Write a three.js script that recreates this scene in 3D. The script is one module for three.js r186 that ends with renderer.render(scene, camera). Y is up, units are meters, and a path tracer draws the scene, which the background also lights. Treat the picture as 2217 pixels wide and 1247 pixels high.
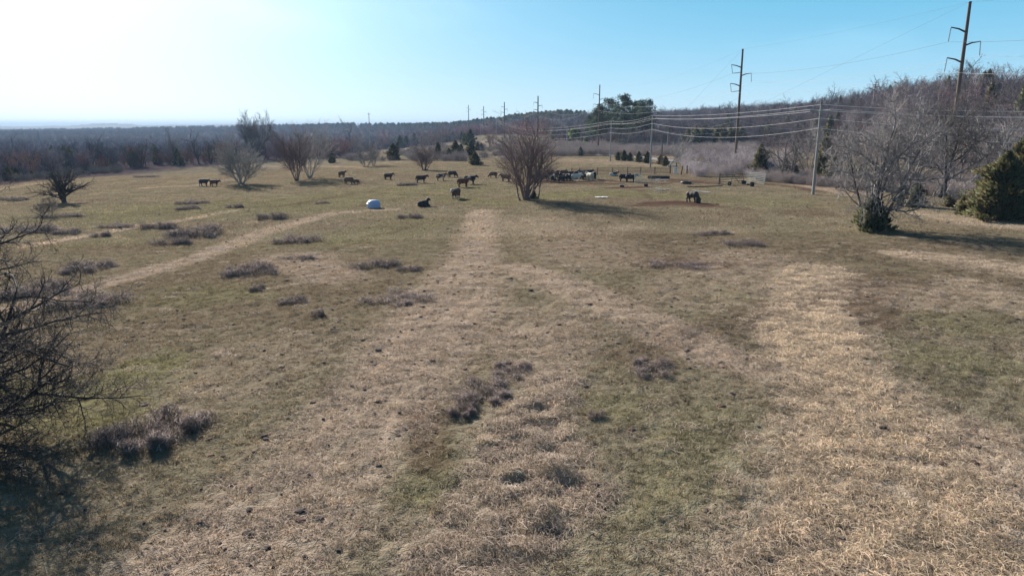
import * as THREE from 'three';
import { MarchingCubes } from 'three/addons/objects/MarchingCubes.js';
import { mergeVertices } from 'three/addons/utils/BufferGeometryUtils.js';

// ---------------------------------------------------------------- camera, sky, sun, exposure
const scene = new THREE.Scene();
const EYE = 10, PITCH = 12.73 * Math.PI / 180, F = 1540;         // eye height (m), pitch down, focal length in photo pixels
const camera = new THREE.PerspectiveCamera(44.08, 2217 / 1247, 0.5, 60000);
camera.position.set(0, EYE, 0);
camera.rotation.x = -PITCH;
scene.add(camera);
const renderer = new THREE.WebGLRenderer({ antialias: true });
renderer.toneMapping = THREE.LinearToneMapping;
renderer.toneMappingExposure = 1.85;
renderer.shadowMap.enabled = true;

const SUN_AZ = -32 * Math.PI / 180, SUN_EL = 23 * Math.PI / 180;
const SUN = new THREE.Vector3(Math.sin(SUN_AZ) * Math.cos(SUN_EL), Math.sin(SUN_EL), -Math.cos(SUN_AZ) * Math.cos(SUN_EL));
const sun = new THREE.DirectionalLight(new THREE.Color(1, 0.93, 0.84), 5);
sun.name = 'sun';
sun.position.copy(SUN).multiplyScalar(400).add(new THREE.Vector3(0, 0, -120));
sun.target.position.set(0, 0, -120);
sun.castShadow = true;
sun.shadow.mapSize.set(4096, 4096);
Object.assign(sun.shadow.camera, { left: -220, right: 220, top: 220, bottom: -220, near: 10, far: 900 });
sun.shadow.radius = 1;
scene.add(sun, sun.target);
const smooth = (a, b, x) => { const t = Math.min(1, Math.max(0, (x - a) / (b - a))); return t * t * (3 - 2 * t); };
const lerp = (a, b, t) => a + (b - a) * t;
{
  const W = 1024, H = 512, data = new Float32Array(W * H * 4);
  const zen = [0.02, 0.06, 0.125], mid = [0.022, 0.285, 0.49], hor = [0.44, 0.56, 0.6];
  for (let r = 0; r < H; r++) for (let c = 0; c < W; c++) {
    const el = ((r + 0.5) / H - 0.5) * Math.PI, az = ((c + 0.5) / W - 0.5) * 2 * Math.PI;
    const x = Math.cos(az) * Math.cos(el), y = Math.sin(el), z = Math.sin(az) * Math.cos(el);
    const g = Math.acos(Math.max(-1, Math.min(1, x * SUN.x + y * SUN.y + z * SUN.z))) * 180 / Math.PI, e = Math.max(0, el * 180 / Math.PI);
    const k1 = Math.exp(-e / 5.5), k2 = smooth(4, 32, e);
    const glow = 0.52 * Math.exp(-((g / 19) ** 2)) + 0.25 * Math.exp(-((g / 31) ** 2));
    const o = (r * W + c) * 4, w = [1, 0.9, 0.82], veil = 0.05 * Math.max(0, fbm(az * 7 + y * 9, y * 22)) * smooth(1, 8, e) * smooth(60, 20, e);
    for (let i = 0; i < 3; i++) data[o + i] = 0.93 * lerp(lerp(mid[i], zen[i], k2), hor[i], k1) + glow * w[i] + veil;
    data[o + 3] = 1;
  }
  const t = new THREE.DataTexture(data, W, H, THREE.RGBAFormat, THREE.FloatType);
  t.mapping = THREE.EquirectangularReflectionMapping; t.magFilter = t.minFilter = THREE.LinearFilter; t.needsUpdate = true;
  t.name = 'sky';
  scene.background = t; scene.environment = t;
}
scene.fog = new THREE.FogExp2(new THREE.Color(0.48, 0.69, 1.0), 0.00016);

// ---------------------------------------------------------------- numbers: random, noise, pixels to places
function mulberry(a) { return () => { a |= 0; a = a + 0x6D2B79F5 | 0; let t = Math.imul(a ^ a >>> 15, 1 | a); t = t + Math.imul(t ^ t >>> 7, 61 | t) ^ t; return ((t ^ t >>> 14) >>> 0) / 4294967296; }; }
const R0 = mulberry(20240117);
function hash(ix, iy) { let h = Math.imul(ix, 374761393) + Math.imul(iy, 668265263) | 0; h = Math.imul(h ^ h >>> 13, 1274126177); return ((h ^ h >>> 16) >>> 0) / 4294967296; }
function noise(x, y) {                                            // -1 .. 1
  const ix = Math.floor(x), iy = Math.floor(y), fx = x - ix, fy = y - iy, u = fx * fx * (3 - 2 * fx), v = fy * fy * (3 - 2 * fy);
  return 2 * lerp(lerp(hash(ix, iy), hash(ix + 1, iy), u), lerp(hash(ix, iy + 1), hash(ix + 1, iy + 1), u), v) - 1;
}
function fbm(x, y) { return 0.55 * noise(x, y) + 0.3 * noise(x * 2.1 + 7.3, y * 2.1 - 3.1) + 0.15 * noise(x * 4.3 - 2.7, y * 4.3 + 9.1); }
const table = (rows, a, k) => {
  if (a <= rows[0][0]) return rows[0][k];
  for (let i = 1; i < rows.length; i++) if (a <= rows[i][0]) { const t = (a - rows[i - 1][0]) / (rows[i][0] - rows[i - 1][0]); return lerp(rows[i - 1][k], rows[i][k], t); }
  return rows[rows.length - 1][k];
};
// the land: x to the right, d away from the eye
const RIDGE = [[-2.4, -6, 3600], [-0.72, -7, 3400], [-0.395, 9, 2600], [-0.2, 15, 1900], [-0.07, 12, 1300], [0.06, 17, 1050], [0.22, 21, 900], [0.384, 24, 700], [0.48, 23, 500], [0.55, 20, 350], [0.72, 20, 270], [1.0, 22, 250], [2.4, 24, 250]];
function landOnly(x, d) {
  const dd = Math.max(d, 1), a = d > 0 ? Math.max(-2.4, Math.min(2.4, x / dd)) : (x > 0 ? 2.4 : -2.4), r = Math.hypot(x, d);
  let h = 0.016 * Math.max(-85, Math.min(70, x)) * smooth(5, 60, r);
  h -= 4.5 * smooth(130, 300, r) * smooth(-10, -130, x);
  h -= 9 * smooth(320, 800, r) * smooth(-0.02, -0.32, a) * smooth(2100, 1300, r);
  const far = d > 0 ? 1 : smooth(-60, 0, d);
  const A = table(RIDGE, a, 1), R = table(RIDGE, a, 2);
  h += far * A * smooth(Math.max(130, (a < -0.1 ? 0.5 : 0.32) * R), R, r);
  h += 0.35 * fbm(x / 34, d / 34) * smooth(15, 80, r);
  if (r > 260) h += 2.2 * fbm(x / 130, d / 130) * smooth(260, 700, r);
  return h;
}
const ray = (px, py) => { const u = (px - 1108.5) / F, v = (623.5 - py) / F, c = Math.cos(PITCH), s = Math.sin(PITCH), f = c + v * s; return [u / f, (v * c - s) / f]; };
const at = (px, py, d) => { const [x, y] = ray(px, py); return new THREE.Vector3(x * d, EYE + y * d, -d); };
const scaleAt = (py, d) => F / (d * Math.cos(PITCH) + EYE * Math.sin(PITCH));   // photo pixels per metre, near the ground
function ground(px, py) {
  const [x, y] = ray(px, py);
  let d = 8, step = 0.5, last = d;
  while (d < 6000) { if (EYE + y * d < landOnly(x * d, d)) break; last = d; d += step; step *= 1.01; }
  for (let i = 0; i < 20; i++) { const m = (last + d) / 2; if (EYE + y * m < landOnly(x * m, m)) d = m; else last = m; }
  return { x: x * d, d, s: scaleAt(py, d) };
}
// ---------------------------------------------------------------- what covers the land: strokes of each cover, [px, py, half width in px]
const stroke = (strength, ...pts) => {
  const p = pts.map(([px, py, w]) => { const g = ground(px, py); return [g.x, g.d, w / g.s]; });
  const m = Math.max(...p.map((q) => q[2])) * 1.8;
  return { strength, p, box: [Math.min(...p.map((q) => q[0])) - m, Math.max(...p.map((q) => q[0])) + m, Math.min(...p.map((q) => q[1])) - m, Math.max(...p.map((q) => q[1])) + m] };
};
function cover(list, x, d, n) {
  let best = 0;
  for (const s of list) {
    if (x < s.box[0] || x > s.box[1] || d < s.box[2] || d > s.box[3]) continue;
    let q = 9;
    if (s.p.length === 1) q = Math.hypot(x - s.p[0][0], d - s.p[0][1]) / s.p[0][2];
    for (let i = 1; i < s.p.length; i++) {
      const [ax, ad, ar] = s.p[i - 1], [bx, bd, br] = s.p[i], vx = bx - ax, vd = bd - ad;
      const t = Math.max(0, Math.min(1, ((x - ax) * vx + (d - ad) * vd) / (vx * vx + vd * vd + 1e-9)));
      q = Math.min(q, Math.hypot(x - ax - vx * t, d - ad - vd * t) / lerp(ar, br, t));
    }
    best = Math.max(best, s.strength * smooth(1.45, 0.45, q + n * 0.38));
  }
  return best;
}
const STRAW = [   // pale long straw
  stroke(1, [1760, 590, 80], [1735, 690, 110], [1800, 800, 120], [1880, 930, 190], [1940, 1080, 290], [1930, 1240, 380]),
  stroke(0.8, [1940, 548, 40], [2060, 562, 70], [2240, 590, 80]), stroke(0.55, [2090, 610, 50], [2240, 670, 70]),
  stroke(0.75, [2000, 462, 40], [2110, 480, 60], [2240, 497, 50]), stroke(0.5, [2060, 940, 120], [2240, 1000, 150]),
  stroke(0.85, [1190, 820, 60], [1130, 950, 120], [1180, 1060, 140], [1090, 1130, 140], [1000, 1200, 150]),
  stroke(0.5, [1360, 493, 50]), stroke(0.4, [1550, 500, 60]),
];
const TAN = [     // worn, dry, pinkish ground
  stroke(0.95, [1045, 458, 34], [1030, 540, 50], [1000, 620, 100], [950, 700, 140], [860, 830, 140], [720, 1000, 165], [580, 1130, 215], [440, 1230, 250]),
  stroke(0.9, [1120, 580, 60], [1290, 645, 75], [1420, 705, 75], [1540, 765, 85], [1660, 800, 80]), stroke(0.6, [1150, 700, 170], [1180, 800, 100]),
  stroke(1, [30, 665, 38], [250, 608, 36], [420, 560, 34], [560, 505, 30], [720, 462, 24], [860, 452, 12]), stroke(1, [60, 533, 18], [300, 490, 17], [510, 455, 13]),
  stroke(0.9, [-10, 412, 9], [95, 396, 8]), stroke(0.8, [300, 408, 10], [420, 402, 14], [500, 388, 9]), stroke(0.6, [540, 358, 16], [660, 360, 18], [790, 363, 14]), stroke(0.8, [250, 372, 14], [420, 362, 18], [540, 356, 16]),
  stroke(0.45, [1000, 345, 30], [1100, 338, 40], [1300, 350, 60], [1420, 357, 40]), stroke(0.35, [820, 352, 30], [960, 352, 40]), stroke(0.85, [1030, 320, 26], [1060, 302, 14]), stroke(0.8, [860, 322, 30], [980, 335, 30]),
  stroke(0.7, [640, 560, 90], [720, 600, 70]), stroke(0.3, [480, 830, 150], [600, 760, 140]), stroke(0.5, [1500, 640, 120], [1600, 560, 120]), stroke(0.4, [1150, 480, 100], [1300, 560, 140]),
  stroke(0.9, [2110, 960, 140], [2240, 1120, 140]), stroke(0.55, [1980, 640, 130]), stroke(0.95, [1300, 326, 22], [1380, 334, 30], [1460, 342, 16]),
  stroke(0.7, [1730, 400, 20], [1850, 420, 40]),
];
const GREEN = [   // live winter grass
  stroke(0.6, [300, 460, 200], [620, 440, 190], [950, 410, 160]), stroke(0.9, [1180, 425, 90], [1330, 418, 90], [1440, 425, 70]), stroke(0.5, [1560, 430, 120], [1700, 440, 110]),
  stroke(1, [60, 850, 130], [180, 900, 130], [330, 790, 90]), stroke(0.6, [430, 640, 150], [560, 640, 60]), stroke(0.5, [1940, 760, 90], [2120, 790, 110]), stroke(0.45, [1560, 920, 140], [1500, 1100, 160]),
  stroke(0.7, [930, 950, 60], [900, 1060, 60]), stroke(0.6, [1560, 640, 80]), stroke(0.5, [880, 480, 110], [760, 520, 80]), stroke(0.6, [1360, 880, 90]), stroke(0.5, [2090, 700, 110]),
  stroke(0.7, [980, 430, 80], [1080, 440, 60]), stroke(0.6, [1110, 850, 40]), stroke(0.4, [250, 520, 120]),
];
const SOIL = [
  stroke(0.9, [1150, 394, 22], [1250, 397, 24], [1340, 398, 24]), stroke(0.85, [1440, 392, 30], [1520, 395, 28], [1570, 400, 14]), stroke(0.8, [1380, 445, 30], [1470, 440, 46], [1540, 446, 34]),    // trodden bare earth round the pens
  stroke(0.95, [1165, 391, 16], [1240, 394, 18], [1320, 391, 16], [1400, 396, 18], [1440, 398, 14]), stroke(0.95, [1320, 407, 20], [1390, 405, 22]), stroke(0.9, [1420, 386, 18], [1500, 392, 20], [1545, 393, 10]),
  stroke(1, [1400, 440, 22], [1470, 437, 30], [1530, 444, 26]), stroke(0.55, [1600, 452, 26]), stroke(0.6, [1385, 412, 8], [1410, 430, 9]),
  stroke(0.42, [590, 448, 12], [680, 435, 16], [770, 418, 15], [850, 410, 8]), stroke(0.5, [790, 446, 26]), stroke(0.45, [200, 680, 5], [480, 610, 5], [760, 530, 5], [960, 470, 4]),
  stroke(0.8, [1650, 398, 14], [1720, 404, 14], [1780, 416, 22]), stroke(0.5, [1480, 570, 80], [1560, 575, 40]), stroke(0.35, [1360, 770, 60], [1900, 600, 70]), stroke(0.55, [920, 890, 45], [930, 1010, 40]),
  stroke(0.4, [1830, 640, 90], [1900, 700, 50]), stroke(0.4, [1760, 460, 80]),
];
const HAY = [stroke(1, [1190, 860, 50], [1130, 950, 105], [1180, 1060, 125], [1100, 1130, 120])];
const EDGE = [[0, 392], [180, 373], [300, 363], [400, 357], [480, 353], [560, 347], [700, 345], [745, 340], [800, 325], [850, 318], [930, 316], [1000, 307], [1012, 294], [1190, 296], [1200, 306], [1260, 312], [1300, 316], [1400, 318], [1500, 318], [1600, 316], [1700, 316], [1800, 318], [1900, 324], [2000, 334], [2100, 344], [2217, 350]]
  .map(([px, py]) => { const g = ground(px, py); return [g.x / g.d, g.d]; });
EDGE.unshift([-2, 70]); EDGE.push([1.2, 95]);
const edgeOfWoods = (x, d) => table(EDGE, x / Math.max(d, 1), 1) * (1 + 0.05 * noise(x / 16 + 3, d / 60));
function microRelief(x, d) {
  const r = Math.hypot(x, d);
  if (r > 240 || d < -30) return 0;
  let h = (0.035 * noise(x * 1.1, d * 1.1) + 0.032 * noise(x * 2.7 + 5, d * 2.7) + 0.016 * noise(x * 6.3, d * 6.3 + 2)) * lerp(0.25, 1, smooth(75, 45, r));
  if (r < 40) { const q = cover(HAY, x, d, 0.3 * noise(x * 0.9, d * 0.9)); if (q > 0) h += q * (0.05 + 0.13 * noise(x * 1.5 + 11, d * 1.5) + 0.05 * noise(x * 3.4, d * 3.4 + 8)); }
  return h * smooth(240, 160, r);
}
const land = (x, d) => landOnly(x, d) + microRelief(x, d);
const landV = (x, d) => new THREE.Vector3(x, landOnly(x, d), -d);
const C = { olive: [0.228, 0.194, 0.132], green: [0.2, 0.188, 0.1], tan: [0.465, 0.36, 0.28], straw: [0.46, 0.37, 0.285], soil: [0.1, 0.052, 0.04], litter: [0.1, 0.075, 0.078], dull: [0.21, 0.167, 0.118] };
const mixInto = (c, e, t) => { for (let i = 0; i < 3; i++) c[i] += (e[i] - c[i]) * t; };
function coverAt(x, d) {
  const n = fbm(x / 3.1, d / 3.1) * 0.7 + noise(x * 1.9, d * 1.9) * 0.35, m = fbm(x / 11 + 40, d / 11);
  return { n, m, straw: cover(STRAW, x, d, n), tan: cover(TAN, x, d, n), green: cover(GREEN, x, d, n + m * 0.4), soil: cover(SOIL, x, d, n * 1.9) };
}
function colourAt(x, d, k = coverAt(x, d)) {
  const c = [...C.olive], r = Math.hypot(x, d);
  mixInto(c, C.dull, smooth(-0.25, 0.5, k.m + 0.3 * k.n) * 0.75);
  mixInto(c, C.green, k.green * 0.85);
  mixInto(c, C.tan, Math.max(k.tan * (0.8 + 0.45 * k.n), 0.2 * smooth(0.1, 0.7, k.n)) * 0.9);
  mixInto(c, C.straw, k.straw * 0.8);
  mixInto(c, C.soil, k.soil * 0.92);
  if (r > 60) { const e = d > 0 ? edgeOfWoods(x, d) : 90; mixInto(c, C.litter, smooth(e * 0.97, e * 1.06, r)); }
  const v = 1 + 0.16 * noise(x * 2.3, d * 2.3) + 0.12 * noise(x * 6.1, d * 6.1);
  return c.map((q) => q * v);
}

// ---------------------------------------------------------------- writing geometry
class MB {
  constructor(coloured) { this.p = []; this.n = []; this.c = coloured ? [] : null; this.i = []; this.col = [1, 1, 1]; }
  v(x, y, z, nx, ny, nz) { this.p.push(x, y, z); this.n.push(nx, ny, nz); if (this.c) this.c.push(...this.col); return this.p.length / 3 - 1; }
  // a tapering tube through points; the last radius 0 closes to a point
  tube(pts, rad, sides = 3) {
    let prev = -1, ux = 0, uy = 0, uz = 0;
    for (let k = 0; k < pts.length; k++) {
      const a = pts[Math.max(0, k - 1)], b = pts[Math.min(pts.length - 1, k + 1)];
      let tx = b.x - a.x, ty = b.y - a.y, tz = b.z - a.z; const l = Math.hypot(tx, ty, tz) || 1; tx /= l; ty /= l; tz /= l;
      if (k === 0) { if (Math.abs(ty) < 0.9) { ux = -tz; uy = 0; uz = tx; } else { ux = 1; uy = 0; uz = 0; } }
      const q = ux * tx + uy * ty + uz * tz; ux -= q * tx; uy -= q * ty; uz -= q * tz; const m = Math.hypot(ux, uy, uz) || 1; ux /= m; uy /= m; uz /= m;
      const wx = ty * uz - tz * uy, wy = tz * ux - tx * uz, wz = tx * uy - ty * ux, r = rad[k], p = pts[k];
      if (r === 0 && prev >= 0) {
        const t = this.v(p.x, p.y, p.z, tx, ty, tz);
        for (let s = 0; s < sides; s++) this.i.push(prev + s, prev + (s + 1) % sides, t);
        return;
      }
      const base = this.p.length / 3;
      for (let s = 0; s < sides; s++) {
        const g = s / sides * 2 * Math.PI, cx = Math.cos(g), sx = Math.sin(g), nx = ux * cx + wx * sx, ny = uy * cx + wy * sx, nz = uz * cx + wz * sx;
        this.v(p.x + nx * r, p.y + ny * r, p.z + nz * r, nx, ny, nz);
      }
      if (prev >= 0) for (let s = 0; s < sides; s++) { const a0 = prev + s, a1 = prev + (s + 1) % sides, b0 = base + s, b1 = base + (s + 1) % sides; this.i.push(a0, a1, b1, a0, b1, b0); }
      prev = base;
    }
    if (sides > 3) { const p = pts[pts.length - 1], t = this.v(p.x, p.y, p.z, 0, 1, 0); for (let s = 0; s < sides; s++) this.i.push(prev + s, prev + (s + 1) % sides, t); }
  }
  facing(a, b, c, n) { const ux = b[0] - a[0], uy = b[1] - a[1], uz = b[2] - a[2], vx = c[0] - a[0], vy = c[1] - a[1], vz = c[2] - a[2]; return (uy * vz - uz * vy) * n[0] + (uz * vx - ux * vz) * n[1] + (ux * vy - uy * vx) * n[2] >= 0; }
  tri(a, b, c, n) { if (!this.facing(a, b, c, n)) [b, c] = [c, b]; const k = this.v(...a, ...n); this.v(...b, ...n); this.v(...c, ...n); this.i.push(k, k + 1, k + 2); }
  quad(a, b, c, d, n) { if (!this.facing(a, b, c, n)) [b, d] = [d, b]; const k = this.v(...a, ...n); this.v(...b, ...n); this.v(...c, ...n); this.v(...d, ...n); this.i.push(k, k + 1, k + 2, k, k + 2, k + 3); }
  add(g, m) {
    const q = g.index ? g.toNonIndexed() : g.clone(); if (m) q.applyMatrix4(m);
    const p = q.attributes.position, n = q.attributes.normal, k = this.p.length / 3;
    for (let j = 0; j < p.count; j++) { this.v(p.getX(j), p.getY(j), p.getZ(j), n.getX(j), n.getY(j), n.getZ(j)); this.i.push(k + j); }
    return this;
  }
  geo() {
    const g = new THREE.BufferGeometry();
    g.setAttribute('position', new THREE.BufferAttribute(new Float32Array(this.p), 3));
    g.setAttribute('normal', new THREE.BufferAttribute(new Float32Array(this.n), 3));
    if (this.c) g.setAttribute('color', new THREE.BufferAttribute(new Float32Array(this.c), 3));
    g.setIndex(this.i);
    return g;
  }
}
const V = (x, y, z) => new THREE.Vector3(x, y, z);
const M4 = (x, y, z, rx = 0, ry = 0, rz = 0, sx = 1, sy = sx, sz = sx) => new THREE.Matrix4().compose(V(x, y, z), new THREE.Quaternion().setFromEuler(new THREE.Euler(rx, ry, rz, 'YXZ')), V(sx, sy, sz));
const bevelBox = (w, h, d, b) => {                                // a box with chamfered edges
  const s = new THREE.Shape(); const x = w / 2 - b, y = h / 2 - b;
  s.moveTo(-x, -y); s.lineTo(x, -y); s.lineTo(x, y); s.lineTo(-x, y); s.closePath();
  return new THREE.ExtrudeGeometry(s, { depth: d - 2 * b, bevelEnabled: true, bevelSize: b, bevelThickness: b, bevelSegments: 1, steps: 1 }).translate(0, 0, -(d - 2 * b) / 2);
};
const names = new Map();
function numbered(name) { const k = names.get(name) ?? 0; names.set(name, k + 1); return k ? name + '_' + String(k).padStart(3, '0') : name; }
function mesh(name, g, m, parent) { const o = new THREE.Mesh(g, m); o.name = parent ? name : numbered(name); o.castShadow = o.receiveShadow = true; (parent ?? scene).add(o); return o; }
function tag(o, label, category, group, kind) { if (label) o.userData.label = label; if (category) o.userData.category = category; if (group) o.userData.group = group; if (kind) o.userData.kind = kind; return o; }
function base(name, p, turn = 0) { const o = new THREE.Group(); o.name = numbered(name); o.position.copy(p); o.rotation.y = turn; scene.add(o); return o; }
function copyOf(proto, name, p, turn, s = 1, sy = s) { const o = proto.clone(); o.name = numbered(name); o.userData = {}; o.position.copy(p); o.rotation.y = turn; o.scale.set(s, sy, s); scene.add(o); return o; }

// ---------------------------------------------------------------- materials
const std = (r, g, b, rough = 0.85, more = {}) => new THREE.MeshStandardMaterial({ color: new THREE.Color(r, g, b), roughness: rough, ...more });
function tile(size, fn, srgb) {
  const data = new Uint8Array(size * size * 4);
  for (let y = 0; y < size; y++) for (let x = 0; x < size; x++) { const c = fn(x / size, y / size), o = (y * size + x) * 4; for (let k = 0; k < 3; k++) data[o + k] = Math.max(0, Math.min(255, Math.round(c[k] * 255))); data[o + 3] = 255; }
  const t = new THREE.DataTexture(data, size, size, THREE.RGBAFormat); t.wrapS = t.wrapT = THREE.RepeatWrapping; t.magFilter = THREE.LinearFilter; t.minFilter = THREE.LinearFilter; t.needsUpdate = true; if (srgb) t.colorSpace = THREE.SRGBColorSpace; return t;
}
function wrapNoise(u, v, f, seed) { const x = u * f, y = v * f, ix = Math.floor(x), iy = Math.floor(y), fx = x - ix, fy = y - iy, a = fx * fx * (3 - 2 * fx), b = fy * fy * (3 - 2 * fy), h = (i, j) => hash(((i % f) + f) % f + seed * 977, ((j % f) + f) % f + seed * 131); return lerp(lerp(h(ix, iy), h(ix + 1, iy), a), lerp(h(ix, iy + 1), h(ix + 1, iy + 1), a), b); }
const grainHeight = (u, v) => 0.35 * wrapNoise(u, v, 37, 1) + 0.35 * wrapNoise(u, v, 97, 2) + 0.3 * wrapNoise(u, v, 211, 3);
const grain = tile(1024, (u, v) => { const h = 0.2 * wrapNoise(u, v, 23, 5) + 0.4 * wrapNoise(u, v, 97, 2) + 0.4 * wrapNoise(u, v, 301, 4), g = 0.5 + 0.5 * h, w = 0.06 * (wrapNoise(u, v, 61, 8) - 0.5); return [g + w, g, g - w]; });
const grainBump = tile(1024, (u, v) => { const h = grainHeight(u, v); return [h, h, h]; });
const barkBump = tile(256, (u, v) => { const h = 0.6 * wrapNoise(u, v * 0.999, 32, 9) + 0.4 * wrapNoise(u, v, 64, 10); return [h, h, h]; });
const M = {
  ground: new THREE.MeshPhysicalMaterial({ vertexColors: true, roughness: 1, specularIntensity: 0, map: grain, bumpMap: grainBump, bumpScale: 0.05 }),
  blades: new THREE.MeshPhysicalMaterial({ vertexColors: true, roughness: 1, side: THREE.DoubleSide, transmission: 0.5, thickness: 0, specularIntensity: 0.2 }),
  bark: std(0.15, 0.125, 0.115, 0.8), barkRed: std(0.19, 0.125, 0.115, 0.8), barkPale: std(0.34, 0.31, 0.29, 0.8), barkDark: std(0.06, 0.05, 0.05, 0.85), barkSunlit: std(0.27, 0.24, 0.235, 0.6), barkMid: std(0.21, 0.18, 0.17, 0.75),
  woodBark: new THREE.MeshPhysicalMaterial({ color: 0xffffff, roughness: 0.9, specularIntensity: 0.5 }),
  brush: new THREE.MeshPhysicalMaterial({ vertexColors: true, roughness: 0.9, specularIntensity: 0.5 }),
  cedar: new THREE.MeshPhysicalMaterial({ vertexColors: true, roughness: 1, side: THREE.DoubleSide, transmission: 0.3, thickness: 0, specularIntensity: 0.3 }),
  pole: std(0.15, 0.105, 0.08, 0.9), poleGrey: std(0.33, 0.31, 0.29, 0.85), steelDark: std(0.09, 0.085, 0.09, 0.6, { metalness: 0.4 }), insulator: std(0.2, 0.2, 0.21, 0.4),
  wire: std(0.68, 0.66, 0.66, 0.9), wireThin: std(0.2, 0.21, 0.22, 0.8),
  rust: std(0.12, 0.075, 0.055, 0.85), galv: std(0.36, 0.4, 0.37, 0.7), white: std(0.86, 0.85, 0.82, 0.7), black: std(0.02, 0.02, 0.022, 0.6), plastic: std(0.42, 0.5, 0.72, 0.45), plank: std(0.5, 0.47, 0.44, 0.9), darkWood: std(0.06, 0.04, 0.032, 0.95),
  hide: new THREE.MeshStandardMaterial({ vertexColors: true, roughness: 0.75 }), horn: std(0.4, 0.36, 0.28, 0.5), eye: std(0.01, 0.01, 0.01, 0.2), gravel: std(0.22, 0.205, 0.2, 1, { bumpMap: grainBump, bumpScale: 0.02 }),
  hill: std(0.05, 0.06, 0.05, 1), pat: new THREE.MeshStandardMaterial({ color: 0xffffff, roughness: 0.95 }),
};

// ---------------------------------------------------------------- the land as one sheet, finer near the eye
{
  const az = []; const AW = 0.84, NF = 520;
  for (let i = 0; i <= NF; i++) az.push(-AW + 2 * AW * i / NF);
  for (let i = 1; i < 60; i++) az.push(AW + (2 * Math.PI - 2 * AW) * i / 60);
  const rr = [0.5, 3, 6]; for (let r = 9; r < 8000;) { rr.push(r); r *= r < 13 ? 1.1 : r < 60 ? 1.0085 : r < 260 ? 1.012 : r < 1500 ? 1.025 : 1.12; }
  const na = az.length, pos = new Float32Array(na * rr.length * 3), col = new Float32Array(na * rr.length * 3), uv = new Float32Array(na * rr.length * 2), idx = [];
  for (let j = 0; j < rr.length; j++) for (let i = 0; i < na; i++) {
    const x = Math.sin(az[i]) * rr[j], d = Math.cos(az[i]) * rr[j], k = j * na + i;
    const view = Math.abs(az[i] > Math.PI ? az[i] - 2 * Math.PI : az[i]) <= AW;
    pos.set([x, view ? land(x, d) : landOnly(x, d), -d], k * 3);
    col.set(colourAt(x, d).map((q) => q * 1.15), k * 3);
    uv.set([x / 5, d / 5], k * 2);
    if (j) { const i2 = (i + 1) % na, a = (j - 1) * na + i, b = (j - 1) * na + i2, c = j * na + i2, e = j * na + i; idx.push(a, b, c, a, c, e); }
  }
  const g = new THREE.BufferGeometry();
  g.setAttribute('position', new THREE.BufferAttribute(pos, 3)); g.setAttribute('color', new THREE.BufferAttribute(col, 3)); g.setAttribute('uv', new THREE.BufferAttribute(uv, 2));
  g.setIndex(idx); g.computeVertexNormals();
  tag(mesh('ground', g, M.ground), 'rolling pasture of short winter grass, dry straw and bare earth', 'ground', null, 'structure');
}
// far pale hills beyond the woods
{
  for (const [name, label, D, rows, seed] of [
    ['distant_hills', 'pale blue ridge of hills on the left horizon', 5200, [[-1.1, 18], [-0.72, 19], [-0.6, 25], [-0.45, 31], [-0.3, 35], [-0.1, 20], [0.1, 5]], 3],
    ['distant_hill', 'low rounded pale blue hill standing above the left horizon', 5900, [[-0.65, 10], [-0.6, 30], [-0.575, 43], [-0.555, 45], [-0.53, 42], [-0.49, 24], [-0.44, 8]], 8]]) {
    const mb = [], n = 140, a0 = rows[0][0], a1 = rows[rows.length - 1][0], depth = 900, p = [], idx = [];
    for (let j = 0; j <= 6; j++) for (let i = 0; i <= n; i++) {
      const a = lerp(a0, a1, i / n), d = D + depth * (j / 3 - 1), h = (table(rows, a, 1) + 3 * noise(i * 0.35 + seed, 2)) * Math.sin(Math.PI * j / 6) ** 0.7 - 4;
      p.push(a * d, h, -d);
      if (i && j) { const k = j * (n + 1) + i; idx.push(k - n - 2, k - n - 1, k, k - n - 2, k, k - 1); }
    }
    const g = new THREE.BufferGeometry(); g.setAttribute('position', new THREE.Float32BufferAttribute(p, 3)); g.setIndex(idx); g.computeVertexNormals();
    tag(mesh(name, g, new THREE.MeshStandardMaterial({ color: new THREE.Color(0.06, 0.08, 0.07), roughness: 1, side: THREE.DoubleSide })), label, 'hills', null, 'structure');
  }
}
// a gravel road behind the trees on the right, draped on the land
{
  const pts = [[2300, 396], [2120, 402], [1980, 400], [1800, 380], [1640, 362], [1500, 352], [1400, 342], [1300, 335], [1215, 330], [1140, 322], [1090, 312], [1062, 303]].map(([px, py]) => { const g = ground(px, py); return V(g.x, 0, -g.d); });
  const c = new THREE.CatmullRomCurve3(pts), p = [], uv = [], idx = [], n = 220, w = 2.6;
  for (let i = 0; i <= n; i++) {
    const q = c.getPoint(i / n), t = c.getTangent(i / n), nx = -t.z, nz = t.x, l = Math.hypot(nx, nz);
    for (let s = 0; s <= 4; s++) { const e = (s / 2 - 1) * w, x = q.x + nx / l * e, z = q.z + nz / l * e; p.push(x, land(x, -z) + 0.12 - 0.03 * Math.abs(s - 2), z); uv.push(x / 5, z / 5); }
    if (i) for (let s = 0; s < 4; s++) { const a = (i - 1) * 5 + s, b = i * 5 + s; idx.push(a, a + 1, b + 1, a, b + 1, b); }
  }
  const g = new THREE.BufferGeometry(); g.setAttribute('position', new THREE.Float32BufferAttribute(p, 3)); g.setAttribute('uv', new THREE.Float32BufferAttribute(uv, 2)); g.setIndex(idx); g.computeVertexNormals();
  tag(mesh('road', g, M.gravel), 'pale grey gravel road running behind the roadside trees', 'road', null, 'structure');
}

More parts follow.
